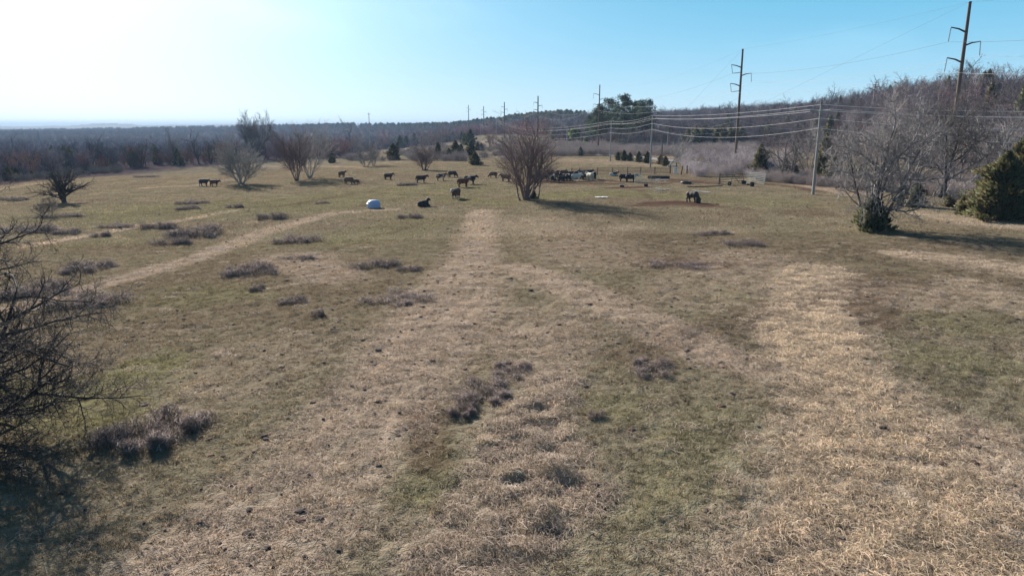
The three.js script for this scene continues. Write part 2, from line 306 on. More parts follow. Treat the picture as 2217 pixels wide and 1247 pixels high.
// ---------------------------------------------------------------- bare trees
const rv = (R) => { const z = 2 * R() - 1, a = 2 * Math.PI * R(), r = Math.sqrt(1 - z * z); return V(r * Math.cos(a), z, r * Math.sin(a)); };
function limb(mb, R, o, p0, dir, len, rad, level) {
  const L = o.levels[level], last = level === o.levels.length - 1, n = last ? 2 : Math.max(2, L.seg ?? 4), pts = [p0.clone()], rads = [rad], dirs = [dir.clone()];
  const d = dir.clone();
  for (let k = 1; k <= n; k++) {
    d.addScaledVector(rv(R), L.wander ?? 0.25); d.y += L.lift ?? 0.05; d.normalize();
    pts.push(pts[k - 1].clone().addScaledVector(d, len / n)); rads.push(k === n ? 0 : rad * (1 - 0.78 * k / n)); dirs.push(d.clone());
  }
  (level <= (o.trunkLevels ?? 0) ? o.trunk : mb).tube(pts, rads, level === 0 ? 7 : level === 1 ? 5 : 3);
  if (last) return;
  const nx = o.levels[level + 1], count = Math.round(nx.count * (0.8 + 0.4 * R()) * (L.share ? len / L.share : 1));
  let az = R() * 6.28;
  for (let c = 0; c < count; c++) {
    const t = lerp(nx.from ?? 0.25, 1, (c + R() * 0.8) / count), f = Math.min(n - 1e-3, t * n), k = Math.floor(f), q = pts[k].clone().lerp(pts[k + 1], f - k), w = dirs[k + 1];
    az += 2.4 + 0.7 * (R() - 0.5);
    const side = new THREE.Vector3(0, 1, 0).cross(w); if (side.lengthSq() < 0.01) side.set(1, 0, 0); side.normalize();
    const up = w.clone().cross(side), ang = (nx.angle ?? 0.8) * (0.7 + 0.6 * R());
    const nd = w.clone().multiplyScalar(Math.cos(ang)).addScaledVector(side, Math.sin(ang) * Math.cos(az)).addScaledVector(up, Math.sin(ang) * Math.sin(az)).normalize();
    const r2 = Math.max(nx.thin ?? 0.008, Math.min(rads[k] * 0.75 + 0.002, rad * (nx.thick ?? 0.5)));
    limb(mb, R, o, q, nd, len * nx.len * (0.65 + 0.6 * R()) * (1 - (nx.fade ?? 0.4) * t), r2, level + 1);
  }
}
// stems: [dx, dz, lean direction, lean, length, radius]
function bareTree(seed, stems, levels, more = {}) {
  const R = mulberry(seed), crown = new MB(), trunk = new MB(), o = { levels, trunk, ...more };
  for (const [dx, dz, to, lean, len, rad] of stems) {
    const dir = V(Math.sin(lean) * Math.cos(to), Math.cos(lean), Math.sin(lean) * Math.sin(to));
    limb(crown, R, o, V(dx, -0.3, dz), dir, len, rad, 0);
    // root flare
    trunk.tube([V(dx, -0.35, dz), V(dx, 0.02, dz), V(dx, 0, dz).addScaledVector(dir, len * 0.05)], [rad * 1.7, rad * 1.35, rad * 0.98], 7);
  }
  return { trunk: trunk.geo(), crown: crown.geo() };
}
function treeThing(name, geo, m, p, turn, label, group, scale = 1, topPy = 0, widePx = 0) {   // topPy, widePx: photo row of the crown's top and width of the crown, from which its size follows
  let wide = 0;
  if (topPy) {
    const q = geo.crown.attributes.position.array, ys = [], rs = []; for (let i = 0; i < q.length; i += 12) { ys.push(q[i + 1]); rs.push(Math.hypot(q[i], q[i + 2])); } ys.sort((a, b) => a - b); rs.sort((a, b) => a - b);
    scale = (EYE + ray(1108, topPy)[1] * p.d - p.y) / ys[Math.floor(ys.length * 0.985)]; if (widePx) wide = widePx / 2 / p.s / rs[Math.floor(rs.length * 0.96)];
  }
  const o = base(name, p, turn); o.scale.set(wide || scale, scale, wide || scale);
  mesh('trunk', geo.trunk, m.trunk ?? m, o); mesh('crown', geo.crown, m.crown ?? m, o);
  return tag(o, label, 'tree', group);
}
const G = (px, py) => { const g = ground(px, py); return Object.assign(landV(g.x, g.d), { s: g.s, d: g.d }); };
const OAK = (k = 1) => [{ seg: 6, wander: 0.12, lift: 0.06 }, { count: 9 * k, from: 0.22, len: 0.75, angle: 1.0, seg: 5, wander: 0.28, lift: 0.1, fade: 0.45, thick: 0.45 }, { count: 8 * k, from: 0.2, len: 0.5, angle: 0.85, seg: 4, wander: 0.35, lift: 0.06, thick: 0.5 }, { count: 7 * k, from: 0.15, len: 0.5, angle: 0.8, seg: 3, wander: 0.4, lift: 0.05 }, { count: 5, from: 0.15, len: 0.5, angle: 0.75, thin: 0.006 }];
const VASE = (k = 1, thin = 0.009) => [{ seg: 6, wander: 0.1, lift: 0.0 }, { count: 9 * k, from: 0.15, len: 0.66, angle: 0.62, seg: 5, wander: 0.17, lift: 0.04, fade: 0.45, thick: 0.5 }, { count: 8 * k, from: 0.12, len: 0.52, angle: 0.6, seg: 3, wander: 0.22, lift: 0.04 }, { count: 7 * k, from: 0.1, len: 0.55, angle: 0.6, wander: 0.22, lift: 0.02, thin }];
const SPREAD = [{ seg: 4, wander: 0.1, lift: 0.02 }, { count: 14, from: 0.25, len: 1.35, angle: 1.05, seg: 6, wander: 0.13, lift: 0.03, fade: 0.25, thick: 0.5 }, { count: 9, from: 0.15, len: 0.45, angle: 0.6, seg: 3, wander: 0.2, lift: 0.06 }, { count: 7, from: 0.1, len: 0.5, angle: 0.6, wander: 0.22, lift: 0.02, thin: 0.008 }];
const LOW = [{ seg: 4, wander: 0.12, lift: 0.05 }, { count: 9, from: 0.18, len: 0.66, angle: 0.8, seg: 4, wander: 0.25, lift: 0.08, thick: 0.5 }, { count: 8, from: 0.15, len: 0.5, angle: 0.8, seg: 3, wander: 0.3, lift: 0.05 }, { count: 7, from: 0.1, len: 0.55, angle: 0.7, wander: 0.3, lift: 0.04, thin: 0.016 }];
const fan = (R, n, len, rad, lean, spread) => { const s = []; for (let i = 0; i < n; i++) { const a = i / n * 6.283 + R() * 0.7; s.push([Math.cos(a) * spread * (0.3 + R()), Math.sin(a) * spread * (0.3 + R()), a, lean * (0.35 + 0.9 * R()), len * (0.75 + 0.3 * R()), rad * (0.7 + 0.5 * R())]); } return s; };

// the trees one can tell apart
{
  const Rn = mulberry(77);
  treeThing('bare_tree', bareTree(11, [...fan(Rn, 7, 8.8, 0.11, 0.72, 0.4), ...fan(Rn, 4, 9.2, 0.15, 0.36, 0.3), [0.1, 0, 0, 0.05, 9.4, 0.2], [-1.1, 0.3, 3.3, 0.25, 7, 0.1], [1.6, 0.2, -0.2, 0.12, 7.5, 0.1]], VASE(0.95, 0.01)), M.barkRed, G(1140, 433), 0.4, 'largest vase-shaped bare tree, many reddish stems, standing alone mid-pasture left of the pens', null, 1, 258, 190);
  treeThing('bare_tree', bareTree(12, [[0, 0, 1, 0.12, 2.6, 0.26], [0.1, 0.05, 2.9, 0.4, 2.2, 0.16]], SPREAD), M.barkDark, G(138, 438), 0, 'low dark umbrella-shaped bare tree alone at the left of the pasture', null, 1, 363, 104);
  treeThing('bare_sapling', bareTree(13, [[0, 0, 1, 0.2, 1.6, 0.03], [0.3, 0, 0, 0.25, 1.9, 0.03], [0.9, 0.1, 0, 0.1, 2.1, 0.035], [-0.3, 0.1, 3, 0.3, 1.5, 0.02]], LOW), M.bark, G(96, 466), 0, 'thin cluster of small bare saplings below the dark umbrella-shaped tree', null, 1, 428);
  treeThing('bare_tree', bareTree(14, [[0, 0, 3.3, 0.1, 6.2, 0.2], [0.1, 0, 0.4, 0.5, 5.4, 0.12], [-0.1, 0.1, 2.8, 0.6, 5.4, 0.12], [0, 0.1, 1.5, 0.4, 5.6, 0.1], [0, 0.1, 4.6, 0.5, 5.6, 0.1], [0.05, 0, 0, 0.75, 4.8, 0.1], [-0.05, 0, 3.2, 0.8, 4.8, 0.1]], VASE(1.25, 0.012)), M.barkPale, G(522, 398), 0, 'silvery bare tree with a thin leaning trunk right of two walking cattle', null, 1, 298, 112);
  treeThing('bare_tree', bareTree(15, fan(Rn, 6, 7.8, 0.14, 0.6, 0.3), VASE(1.2, 0.012)), M.barkRed, G(642, 391), 0, 'left one of the pair of bare trees standing close together before the woods', null, 1, 276, 125);
  treeThing('bare_tree', bareTree(16, fan(Rn, 5, 8.6, 0.14, 0.5, 0.25), VASE(1.2, 0.012)), M.barkPale, G(670, 385), 1, 'right one of the pair of bare trees, paler and a little farther back', null, 1, 266, 115);
  treeThing('bare_shrub', bareTree(17, fan(Rn, 5, 3.9, 0.07, 0.4, 0.3), LOW), M.barkMid, G(792, 361), 0, 'rounded grey bare shrub, left of two touching ones at the back of the pasture', null, 1, 316);
  treeThing('bare_shrub', bareTree(18, fan(Rn, 4, 5.2, 0.08, 0.32, 0.25), LOW), M.barkMid, G(809, 359), 0, 'taller grey bare shrub, right of two touching ones at the back of the pasture', null, 1, 306);
  treeThing('bare_shrub', bareTree(19, fan(Rn, 8, 4.6, 0.09, 0.5, 0.5), LOW), M.barkRed, G(918, 368), 0, 'reddish many-stemmed bare shrub standing behind the scattered cattle', null, 1, 314, 66);
  treeThing('bare_tree', bareTree(20, [[0, 0, 2.6, 0.14, 7.6, 0.2], [0.3, 0.1, 0.4, 0.35, 7, 0.15], [0.1, 0.1, 4.6, 0.4, 6, 0.13], [-0.2, 0, 3.3, 0.7, 6.4, 0.12], [0.1, 0, 2, 0.5, 6, 0.11]], OAK(1.25)), { trunk: M.barkDark, crown: M.barkSunlit }, G(1893, 493), 0.3, 'gnarled wide bare oak at the right with a dark cedar bush at its foot', null, 1, 200, 280);  // crown paler than the trunk: sunlit highlights of the twigs put into the colour
  treeThing('bare_tree', bareTree(21, [[0, 0, 1.6, 0.06, 8.5, 0.22], [-0.9, 0.2, 3, 0.1, 8.5, 0.18]], OAK(1.25)), { trunk: M.barkDark, crown: M.bark }, G(2036, 428), 1.3, 'double-trunked dark bare oak on the right by the road, left of the big cedar', null, 1, 190, 215);
  treeThing('bare_tree', bareTree(22, [[0, 0, 0.6, 0.3, 8, 0.18], [0.2, 0.1, 2.9, 0.35, 8, 0.15], [0, 0.2, -1, 0.15, 8, 0.14]], VASE(0.8, 0.014)), M.barkPale, G(2150, 412), 0.6, 'whitish bare tree with pale branches just left of the big cedar', null, 1, 250);
  treeThing('bare_tree', bareTree(23, [[0, 0, 0.8, 0.1, 7.5, 0.18], [-0.3, 0.1, 0.2, 0.3, 6.5, 0.12]], OAK(1)), M.bark, G(1693, 392), 2, 'dark bare oak right beside the cedar above the leaning gates', null, 1, 262);
  treeThing('bare_tree', bareTree(24, [[0, 0, 0, 0.5, 8, 0.2], [0.1, 0, 0.1, 0.62, 7.5, 0.13]], [{ seg: 6, wander: 0.06, lift: -0.03 }, ...VASE(1).slice(1)]), M.barkPale, G(1447, 361), 0, 'pale bare tree bent over to the right behind the white corral gate', null, 1, 283);
  treeThing('bare_tree', bareTree(25, fan(Rn, 7, 12.5, 0.26, 0.55, 0.3), VASE(1.15, 0.03)), M.bark, G(553, 345), 0, 'tallest bare tree of the left woods, fan-shaped and rising above the horizon', null, 1, 245, 100);
  treeThing('dead_tree', bareTree(26, [[0, 0, 1, 0.05, 8, 0.3]], [{ seg: 6, wander: 0.1 }, { count: 8, from: 0.6, len: 0.4, angle: 1.2, seg: 3, wander: 0.35, lift: 0.02 }, { count: 4, len: 0.5, angle: 0.8, wander: 0.3 }]), M.barkMid, (() => { const p = at(1891, 222, 330); p.y = landOnly(p.x, 330); return p; })(), 0, 'bare flat-topped snag sticking up from the right skyline', null, 1.7);
  treeThing('bare_sapling', bareTree(27, [[0, 0, 3.2, 0.06, 3.6, 0.035]], [{ seg: 6, wander: 0.08 }, { count: 9, from: 0.2, len: 0.3, angle: 0.9, seg: 2, wander: 0.2, lift: 0.1 }, { count: 4, len: 0.5, angle: 0.7, thin: 0.01 }]), M.barkPale, G(1410, 401), 0, 'thin pale bare sapling before the corral panels');
}
// the near tree that reaches in from the left edge
{
  const Rn = mulberry(5);
  const L = [{ seg: 7, wander: 0.1, lift: 0.04 }, { count: 10, from: 0.16, len: 0.8, angle: 1.15, seg: 7, wander: 0.24, lift: 0.03, fade: 0.25, thick: 0.42 }, { count: 10, from: 0.15, len: 0.45, angle: 0.85, seg: 5, wander: 0.34, lift: 0.0, thick: 0.5 }, { count: 8, from: 0.12, len: 0.5, angle: 0.85, seg: 4, wander: 0.42, lift: -0.01 }, { count: 7, from: 0.1, len: 0.55, angle: 0.8, seg: 2, wander: 0.42, thin: 0.0045 }];
  treeThing('bare_tree', bareTree(31, [[0, 0, 2.6, 0.08, 6.6, 0.2], [0.15, 0.2, 0.2, 0.45, 6, 0.14], [-0.2, 0.1, -1.0, 0.6, 6, 0.13], [0.1, 0.2, 1.2, 0.7, 5.5, 0.11], [0.2, 0.1, 0.6, 1.15, 4.6, 0.13], [0.1, 0.1, 1.9, 1.2, 5.2, 0.1], [0, 0, 2.3, 1.3, 5.2, 0.1], [0, 0, 1.5, 1.38, 5.6, 0.1]], L), M.barkDark, landV(-18.9, 21.9), 0.9, 'near dark bare tree whose tangled branches reach in over the left edge');
}

// ---------------------------------------------------------------- cedars and pines
function cedarGeo(seed, { h, w, n, size, fat = 0.6, brown = 0.25, start = 0.02 }) {
  const R = mulberry(seed), mb = new MB(true), trunk = new MB();
  trunk.tube([V(0, -0.2, 0), V(0, h * 0.4, 0), V(0, h * 0.9, 0)], [h * 0.035, h * 0.022, 0], 5);
  const lobes = []; for (let i = 0; i < 30; i++) lobes.push([R() * 6.28, R(), 0.8 + 0.6 * R(), 0.5 + 0.5 * R()]);
  const profile = (t) => Math.pow(Math.sin(Math.PI * Math.min(1, 0.1 + 0.9 * Math.pow(t, fat))), 0.75) * (1 - 0.12 * t) * Math.min(1, (1 - t) * 6 + 0.12);
  for (let i = 0; i < n; i++) {
    const t = start + (1 - start) * Math.pow(R(), 1.15), a = R() * 6.283;
    let k = 0.62; for (const [la, lt, lr, lw] of lobes) { const da = Math.atan2(Math.sin(a - la), Math.cos(a - la)); k = Math.max(k, lr * Math.exp(-((da / 0.45) ** 2) - (((t - lt) / 0.11) ** 2)) + 0.1); }
    const rr = w / 2 * profile(t) * k * (R() < 0.75 ? 0.78 + 0.25 * R() : 0.3 + 0.5 * R()), x = Math.cos(a) * rr, z = Math.sin(a) * rr, y = t * h;
    const out = V(Math.cos(a), 0.75 + 0.5 * R(), Math.sin(a)).addScaledVector(rv(R), 0.6).normalize(), side = out.clone().cross(rv(R)).normalize(), s = size * (0.6 + 0.8 * R()), b = s * 0.32, nrm = V(Math.cos(a), 0.35, Math.sin(a)).addScaledVector(rv(R), 0.5).normalize().toArray();
    const g = 0.6 + 0.8 * R(), br = R() < brown ? 1 : 0; mb.col = br ? [0.125 * g, 0.092 * g, 0.042 * g] : [0.088 * g, 0.094 * g, 0.036 * g];
    const tip = [x + out.x * s, y + out.y * s, z + out.z * s], p1 = [x + side.x * b, y + side.y * b, z + side.z * b], p2 = [x - side.x * b, y - side.y * b, z - side.z * b], root = [x - out.x * s * 0.45, y - out.y * s * 0.45, z - out.z * s * 0.45];
    mb.quad(root, p1, tip, p2, nrm);
  }
  return { trunk: trunk.geo(), crown: mb.geo() };
}
{
  const protos = [[101, { h: 3, w: 2.4, n: 1700, size: 0.26, fat: 0.55 }], [102, { h: 3, w: 1.9, n: 1500, size: 0.26, fat: 0.6, brown: 0.15 }], [103, { h: 3, w: 2.9, n: 1900, size: 0.26, fat: 0.5, brown: 0.45 }]].map(([s, o]) => {
    const g = cedarGeo(s, o), r = new THREE.Group(); mesh('trunk', g.trunk, M.barkDark, r); mesh('foliage', g.crown, M.cedar, r); return r;
  });
  const big = cedarGeo(104, { h: 9, w: 9, n: 15000, size: 0.34, fat: 0.5, brown: 0.3 }), mid = cedarGeo(105, { h: 6, w: 4.4, n: 5200, size: 0.3, fat: 0.55, brown: 0.4 }), bush = cedarGeo(106, { h: 3, w: 3.6, n: 4200, size: 0.24, fat: 0.45, brown: 0.1 });
  const one = (name, g, p, turn, s, sy, label) => { const o = base(name, p, turn); o.scale.set(s, sy, s); mesh('trunk', g.trunk, M.barkDark, o); mesh('foliage', g.crown, M.cedar, o); return tag(o, label, 'cedar', 'evergreen cedars'); };
  one('cedar_tree', big, G(2165, 474), 0.3, 0.9, 0.74, 'large bushy olive-green cedar at the right edge, lower front one');
  one('cedar_tree', big, G(2232, 464), 2.3, 0.9, 1.32, 'tall olive-green cedar cut by the right edge behind a lower one');
  one('cedar_tree', mid, G(1645, 381), 1.1, 1.05, 1.0, 'dark cedar standing above the leaning gates');
  one('cedar_tree', mid, G(1783, 394), 2, 0.95, 1.35, 'tall dark cedar behind the near utility pole');
  one('cedar_tree', mid, G(1806, 398), 4, 0.85, 0.85, 'bushy cedar at the foot of the tall one right of the near utility pole');
  one('cedar_bush', bush, G(1890, 500), 0, 1.0, 1.05, 'near-black cedar bush growing round the foot of the gnarled oak');
  one('cedar_bush', bush, G(1152, 430), 0.6, 0.42, 0.55, 'small green bush at the foot of the largest vase-shaped bare tree');
  // [px, py of the foot, height in px, prototype, label]
  const list = [[190, 369, 20, 0, 'lone small dark cedar at the edge of the left woods'], [240, 362, 18, 1, 'blue-grey cedar at the wood edge right of the lone small one'], [394, 358, 15, 0, 'small cedar at the wood edge behind the two walking cattle'],
    [15, 391, 32, 2, 'dark cedar at the far left edge of the pasture'], [36, 389, 26, 1, 'second cedar from the left edge'], [68, 385, 15, 0, 'small round cedar behind the umbrella-shaped tree'],
    [718, 353, 24, 2, 'brownish cedar left of the two grey shrubs'], [851, 346, 34, 2, 'plump brown-green cedar right of the two grey shrubs'], [860, 332, 22, 1, 'cedar tucked behind the plump brown-green one'], [866, 322, 28, 0, 'cedar in the left of the brushy clearing beyond the pasture'], [879, 320, 24, 2, 'brownish cedar in the brushy clearing, second from its left'], [897, 316, 26, 1, 'narrow cedar at the back of the brushy clearing'],
    [948, 340, 30, 1, 'cedar right behind the reddish many-stemmed shrub'], [972, 342, 20, 2, 'brown low cedar left of a clump of three'], [986, 338, 32, 0, 'tallest cedar of the clump of three in the brushy clearing'], [998, 337, 24, 1, 'right cedar of the clump of three in the brushy clearing'], [1020, 337, 32, 1, 'pointed cedar before the power line corridor'], [1018, 316, 34, 0, 'broad dark cedar in the power line corridor'], [1006, 314, 24, 1, 'dark cedar left of the broad one in the power line corridor'],
    [1034, 326, 18, 0, 'round cedar low in the power line corridor, left one of two'], [1042, 326, 16, 2, 'round cedar low in the power line corridor, right one of two'], [1028, 357, 27, 2, 'lone yellowish-green cedar left of the largest bare tree'], [1257, 337, 18, 0, 'lone dark cedar on the pale bank behind the herd'],
    [1338, 347, 17, 2, 'first of three low cedars in a row behind the corral'], [1351, 348, 22, 1, 'middle of three low cedars in a row behind the corral'], [1364, 348, 17, 0, 'last of three low cedars in a row behind the corral'], [1383, 351, 22, 0, 'cedar between the two light utility poles behind the corral'], [1401, 353, 24, 2, 'bushy cedar just left of the corner utility pole'], [1430, 356, 20, 2, 'brown cedar right of the corner utility pole'], [1441, 359, 20, 0, 'low cedar at the foot of the bent tree'],
    [1985, 448, 50, 2, 'young olive cedar between the two bare oaks'], [1952, 444, 44, 0, 'dark young cedar right behind the gnarled oak'], [2056, 448, 28, 2, 'low reddish cedar at the foot of the double-trunked oak'], [2085, 462, 40, 0, 'low spreading cedar at the left foot of the large bushy one'], [1700, 385, 40, 0, 'dark cedar under the bare oak above the gates'], [1722, 387, 28, 1, 'small cedar at the right foot of the bare oak above the gates'], [1530, 322, 12, 1, 'tiny cedar above the grey thicket']];
  const Rn = mulberry(8);
  for (const [px, py, hp, k, label] of list) { const p = G(px, py), s = hp / p.s / 3; tag(copyOf(protos[k], 'cedar_tree', p, Rn() * 6, s * (0.95 + 0.25 * Rn()), s), label, 'cedar', 'evergreen cedars'); }
}
function pineGeo(seed, h, w) {
  const R = mulberry(seed), mb = new MB(true), trunk = new MB();
  trunk.tube([V(0, -0.5, 0), V(0.2, h * 0.5, 0), V(0, h * 0.97, 0)], [0.3, 0.22, 0], 6);
  for (let c = 0; c < 64; c++) {
    const t = 0.36 + 0.64 * Math.pow((c + R()) / 64, 0.9), a = R() * 6.283, rr = w / 2 * Math.sqrt(Math.max(0.03, 1 - ((t - 0.58) / 0.44) ** 2)) * (0.3 + 0.75 * R()), cx = Math.cos(a) * rr, cz = Math.sin(a) * rr, cy = t * h, s = w * 0.15 * (0.7 + 0.6 * R());
    trunk.tube([V(0.1, cy - rr * 0.35, 0), V(cx * 0.6, cy - rr * 0.1, cz * 0.6), V(cx, cy, cz)], [0.09, 0.05, 0], 3);
    for (let k = 0; k < 110; k++) {
      const d = rv(R), q = V(cx, cy, cz).addScaledVector(V(d.x, d.y * 0.65, d.z), s * Math.sqrt(R())), out = d.clone().add(V(0, 0.5, 0)).addScaledVector(rv(R), 0.5).normalize(), side = out.clone().cross(rv(R)).normalize(), l = 0.5 * (0.7 + 0.6 * R()), b = l * 0.3, g = 0.6 + 0.7 * R();
      mb.col = [0.07 * g, 0.1 * g, 0.06 * g];
      mb.quad(q.toArray(), q.clone().addScaledVector(out, l * 0.5).addScaledVector(side, b).toArray(), q.clone().addScaledVector(out, l).toArray(), q.clone().addScaledVector(out, l * 0.5).addScaledVector(side, -b).toArray(), V(d.x, d.y + 0.3, d.z).normalize().toArray());
    }
  }
  return { trunk: trunk.geo(), crown: mb.geo() };
}
{
  const A = pineGeo(201, 20, 11), B = pineGeo(202, 20, 12);
  [[1352, 208, 1, A, 'tallest pine of the dark evergreen group beside the third transmission pole'], [1398, 218, 0.92, B, 'right pine of the dark evergreen group, set a little apart'], [1318, 216, 0.95, B, 'left tall pine of the dark evergreen group'], [1298, 232, 0.85, A, 'lower pine right behind the third transmission pole'], [1284, 250, 0.9, B, 'lowest broad pine at the left end of the evergreen group'], [1375, 222, 0.8, A, 'pine filling the gap in the middle of the evergreen group']].forEach(([px, py, w, g, label], i) => {
    const d = 330 + (i % 3) * 12, top = at(px, py, d), y0 = landOnly(top.x, d), s = (top.y - y0) / 20, o = base('pine_tree', V(top.x, y0, -d), i * 1.3); o.scale.set(w * Math.min(1.05, s), s, w * Math.min(1.05, s));
    mesh('trunk', g.trunk, M.bark, o); mesh('foliage', g.crown, M.cedar, o); tag(o, label, 'pine', 'pines');
  });
  const yel = (seed, px, py, h, label) => { const R = mulberry(seed), g = pineGeo(seed, 6, 4); const c = g.crown.attributes.color; for (let i = 0; i < c.count; i++) c.setXYZ(i, c.getX(i) * 4.2, c.getY(i) * 3.4, c.getZ(i) * 1.4); const p = G(px, py), o = base('leafy_tree', p, 1); o.scale.setScalar(h / p.s / 6); mesh('trunk', g.trunk, M.bark, o); mesh('foliage', g.crown, M.cedar, o); tag(o, label, 'tree'); };
  yel(203, 1243, 312, 30, 'small yellow-green leafy tree left of the pines'); yel(204, 1268, 317, 16, 'low yellow-green leafy tree at the foot of the pines');
}

// ---------------------------------------------------------------- the woods
{
  const WOOD = [{ seg: 4, wander: 0.14, lift: 0.04 }, { count: 8, from: 0.2, len: 0.6, angle: 0.75, seg: 4, wander: 0.25, lift: 0.07, thick: 0.5 }, { count: 7, from: 0.15, len: 0.5, angle: 0.75, seg: 2, wander: 0.3, lift: 0.05 }, { count: 6, from: 0.1, len: 0.6, angle: 0.7, wander: 0.3, thin: 0.02 }];
  const one = (seed, stems) => { const g = bareTree(seed, stems, WOOD), mb = new MB(); mb.add(g.trunk); mb.add(g.crown); return { all: mb.geo(), ...g }; };
  const Rn = mulberry(6);
  const kinds = [one(301, [[0, 0, 0, 0.05, 7, 0.2]]), one(302, fan(Rn, 4, 7, 0.13, 0.35, 0.3)), one(303, [[0, 0, 1, 0.1, 7.4, 0.22], [0.2, 0.1, 3, 0.3, 6, 0.14]]), one(304, fan(Rn, 6, 6, 0.1, 0.42, 0.4)), one(305, [[0, 0, 2, 0.06, 8, 0.2], [0, 0.2, 5, 0.35, 6, 0.14]])];
  const tints = [[0.14, 0.118, 0.128], [0.17, 0.135, 0.14], [0.19, 0.118, 0.12], [0.115, 0.105, 0.125], [0.27, 0.235, 0.24], [0.09, 0.08, 0.092]];
  const cedarAll = (() => { const g = cedarGeo(310, { h: 5, w: 3.4, n: 700, size: 0.5, fat: 0.55, brown: 0.2 }); return g.crown; })();
  const R = mulberry(99), areas = { left: [], middle: [], right: [], far: [] }, greens = [];
  const push = (list, x, d, s, sy, tint, kind) => list.push({ kind, m: M4(x, landOnly(x, d) - 0.15, -d, 0, R() * 6.283, 0, s, sy, s), tint });
  const skyline = (a) => table(RIDGE, a, 2);
  for (let i = 0; i < 40000; i++) {
    const a = lerp(-0.9, 1.0, R()), d = Math.sqrt(lerp(90 * 90, 1100 * 1100, R())), x = a * d, r = Math.hypot(x, d), e = edgeOfWoods(x, d);
    if (d < e || r > skyline(a) * 1.25 + 60) continue;
    const depth = d - e; if (depth > 160 && R() < 0.35) continue;
    const s = (0.6 + 0.6 * R() * R() + (R() < 0.07 ? 0.4 : 0)) * (a > 0.1 ? 1.1 : 1) * smooth(-25, 40, depth + 12), patch = noise(x / 45, d / 70);
    let t = tints[Math.floor(R() * tints.length)]; if (a > -0.42 && a < 0.05 && patch > 0) t = R() < 0.65 ? [0.27, 0.12, 0.12] : tints[2]; if (a < -0.4 && patch > 0.35 && depth < 60) t = [0.3, 0.115, 0.07]; if (a < -0.3) t = [t[0] * 0.8, t[1] * 0.87, t[2] * 1.05]; 
    const front = a < -0.05 && depth < 45, v = (0.45 + 1.15 * R()) * (front ? 0.72 : 1);
    if (R() < (a < 0 ? 0.03 : 0.035)) { greens.push({ m: M4(x, landOnly(x, d), -d, 0, R() * 6, 0, 1 + 0.5 * R(), 1.1 + 0.5 * R(), 1 + 0.5 * R()) }); continue; }
    push(a < -0.27 ? areas.left : a < 0.1 ? areas.middle : areas.right, x, d, s, s * (0.85 + 0.3 * R()) * (front ? 1.12 : 1), t.map((q) => q * v), Math.floor(R() * 5));
  }
  for (let i = 0; i < 15000; i++) {
    const a = lerp(-0.85, 0.3, R()), d = Math.sqrt(lerp(1100 ** 2, 3600 ** 2, R())), x = a * d, r = Math.hypot(x, d); if (r > skyline(a) * 1.08 + 60) continue;
    const s = 1.5 + 0.9 * R(); push(areas.far, x, d, s, s * 0.62, tints[[0, 1, 2, 3, 5][Math.floor(R() * 5)]], Math.floor(R() * 5));
  }
  for (let i = 0; i < 2600; i++) { // dark evergreens along the far skyline
    const a = lerp(-0.85, 0.1, R()), d = skyline(a) * (0.9 + 0.16 * R()), x = a * d; if (noise(a * 30, 2) < 0.05 && R() < 0.75) continue; const s = 1.6 + 1.3 * R(); greens.push({ m: M4(x, landOnly(x, d), -d, 0, R() * 6, 0, s * 1.6, s, s * 1.6) });
  }
  for (let i = 0; i < 60; i++) { const g = ground(lerp(1490, 1605, R()), lerp(313, 318, R())); greens.push({ m: M4(g.x, landOnly(g.x, g.d), -g.d, 0, R() * 6, 0, 1.3 + R(), 0.8 + 0.9 * R(), 1.3 + R()) }); }
  const label = { left: 'dense bare woods behind the left half of the pasture', middle: 'reddish bare woods behind the brushy clearing', right: 'bare wooded hillside on the right beyond the road', far: 'hazy blue wooded ridge under the left horizon' };
  for (const [area, list] of Object.entries(areas)) {
    const o = new THREE.Group(); o.name = numbered('woods'); scene.add(o); tag(o, label[area], 'woods', null, 'stuff');
    kinds.forEach((k, n) => {
      const own = list.filter((q) => q.kind === n), im = new THREE.InstancedMesh(k.all, M.woodBark, own.length); im.name = 'bare_trees'; im.userData.kind = 'stuff';
      own.forEach((q, i) => { im.setMatrixAt(i, q.m); im.setColorAt(i, new THREE.Color().setRGB(...q.tint)); }); im.castShadow = im.receiveShadow = true; o.add(im);
    });
  }
  const im = new THREE.InstancedMesh(cedarAll, M.cedar, greens.length); im.name = numbered('evergreens'); greens.forEach((q, i) => im.setMatrixAt(i, q.m)); im.castShadow = im.receiveShadow = true; scene.add(im); tag(im, 'dark evergreens scattered through the far bare woods', 'trees', null, 'stuff');
  // trees of the wood edge that stand out singly
  const protos = kinds.map((k) => (m) => { const g = new THREE.Group(); mesh('trunk', k.trunk, m, g); mesh('crown', k.crown, m, g); return g; });
  const rust = std(0.3, 0.14, 0.085), red = std(0.27, 0.13, 0.12);
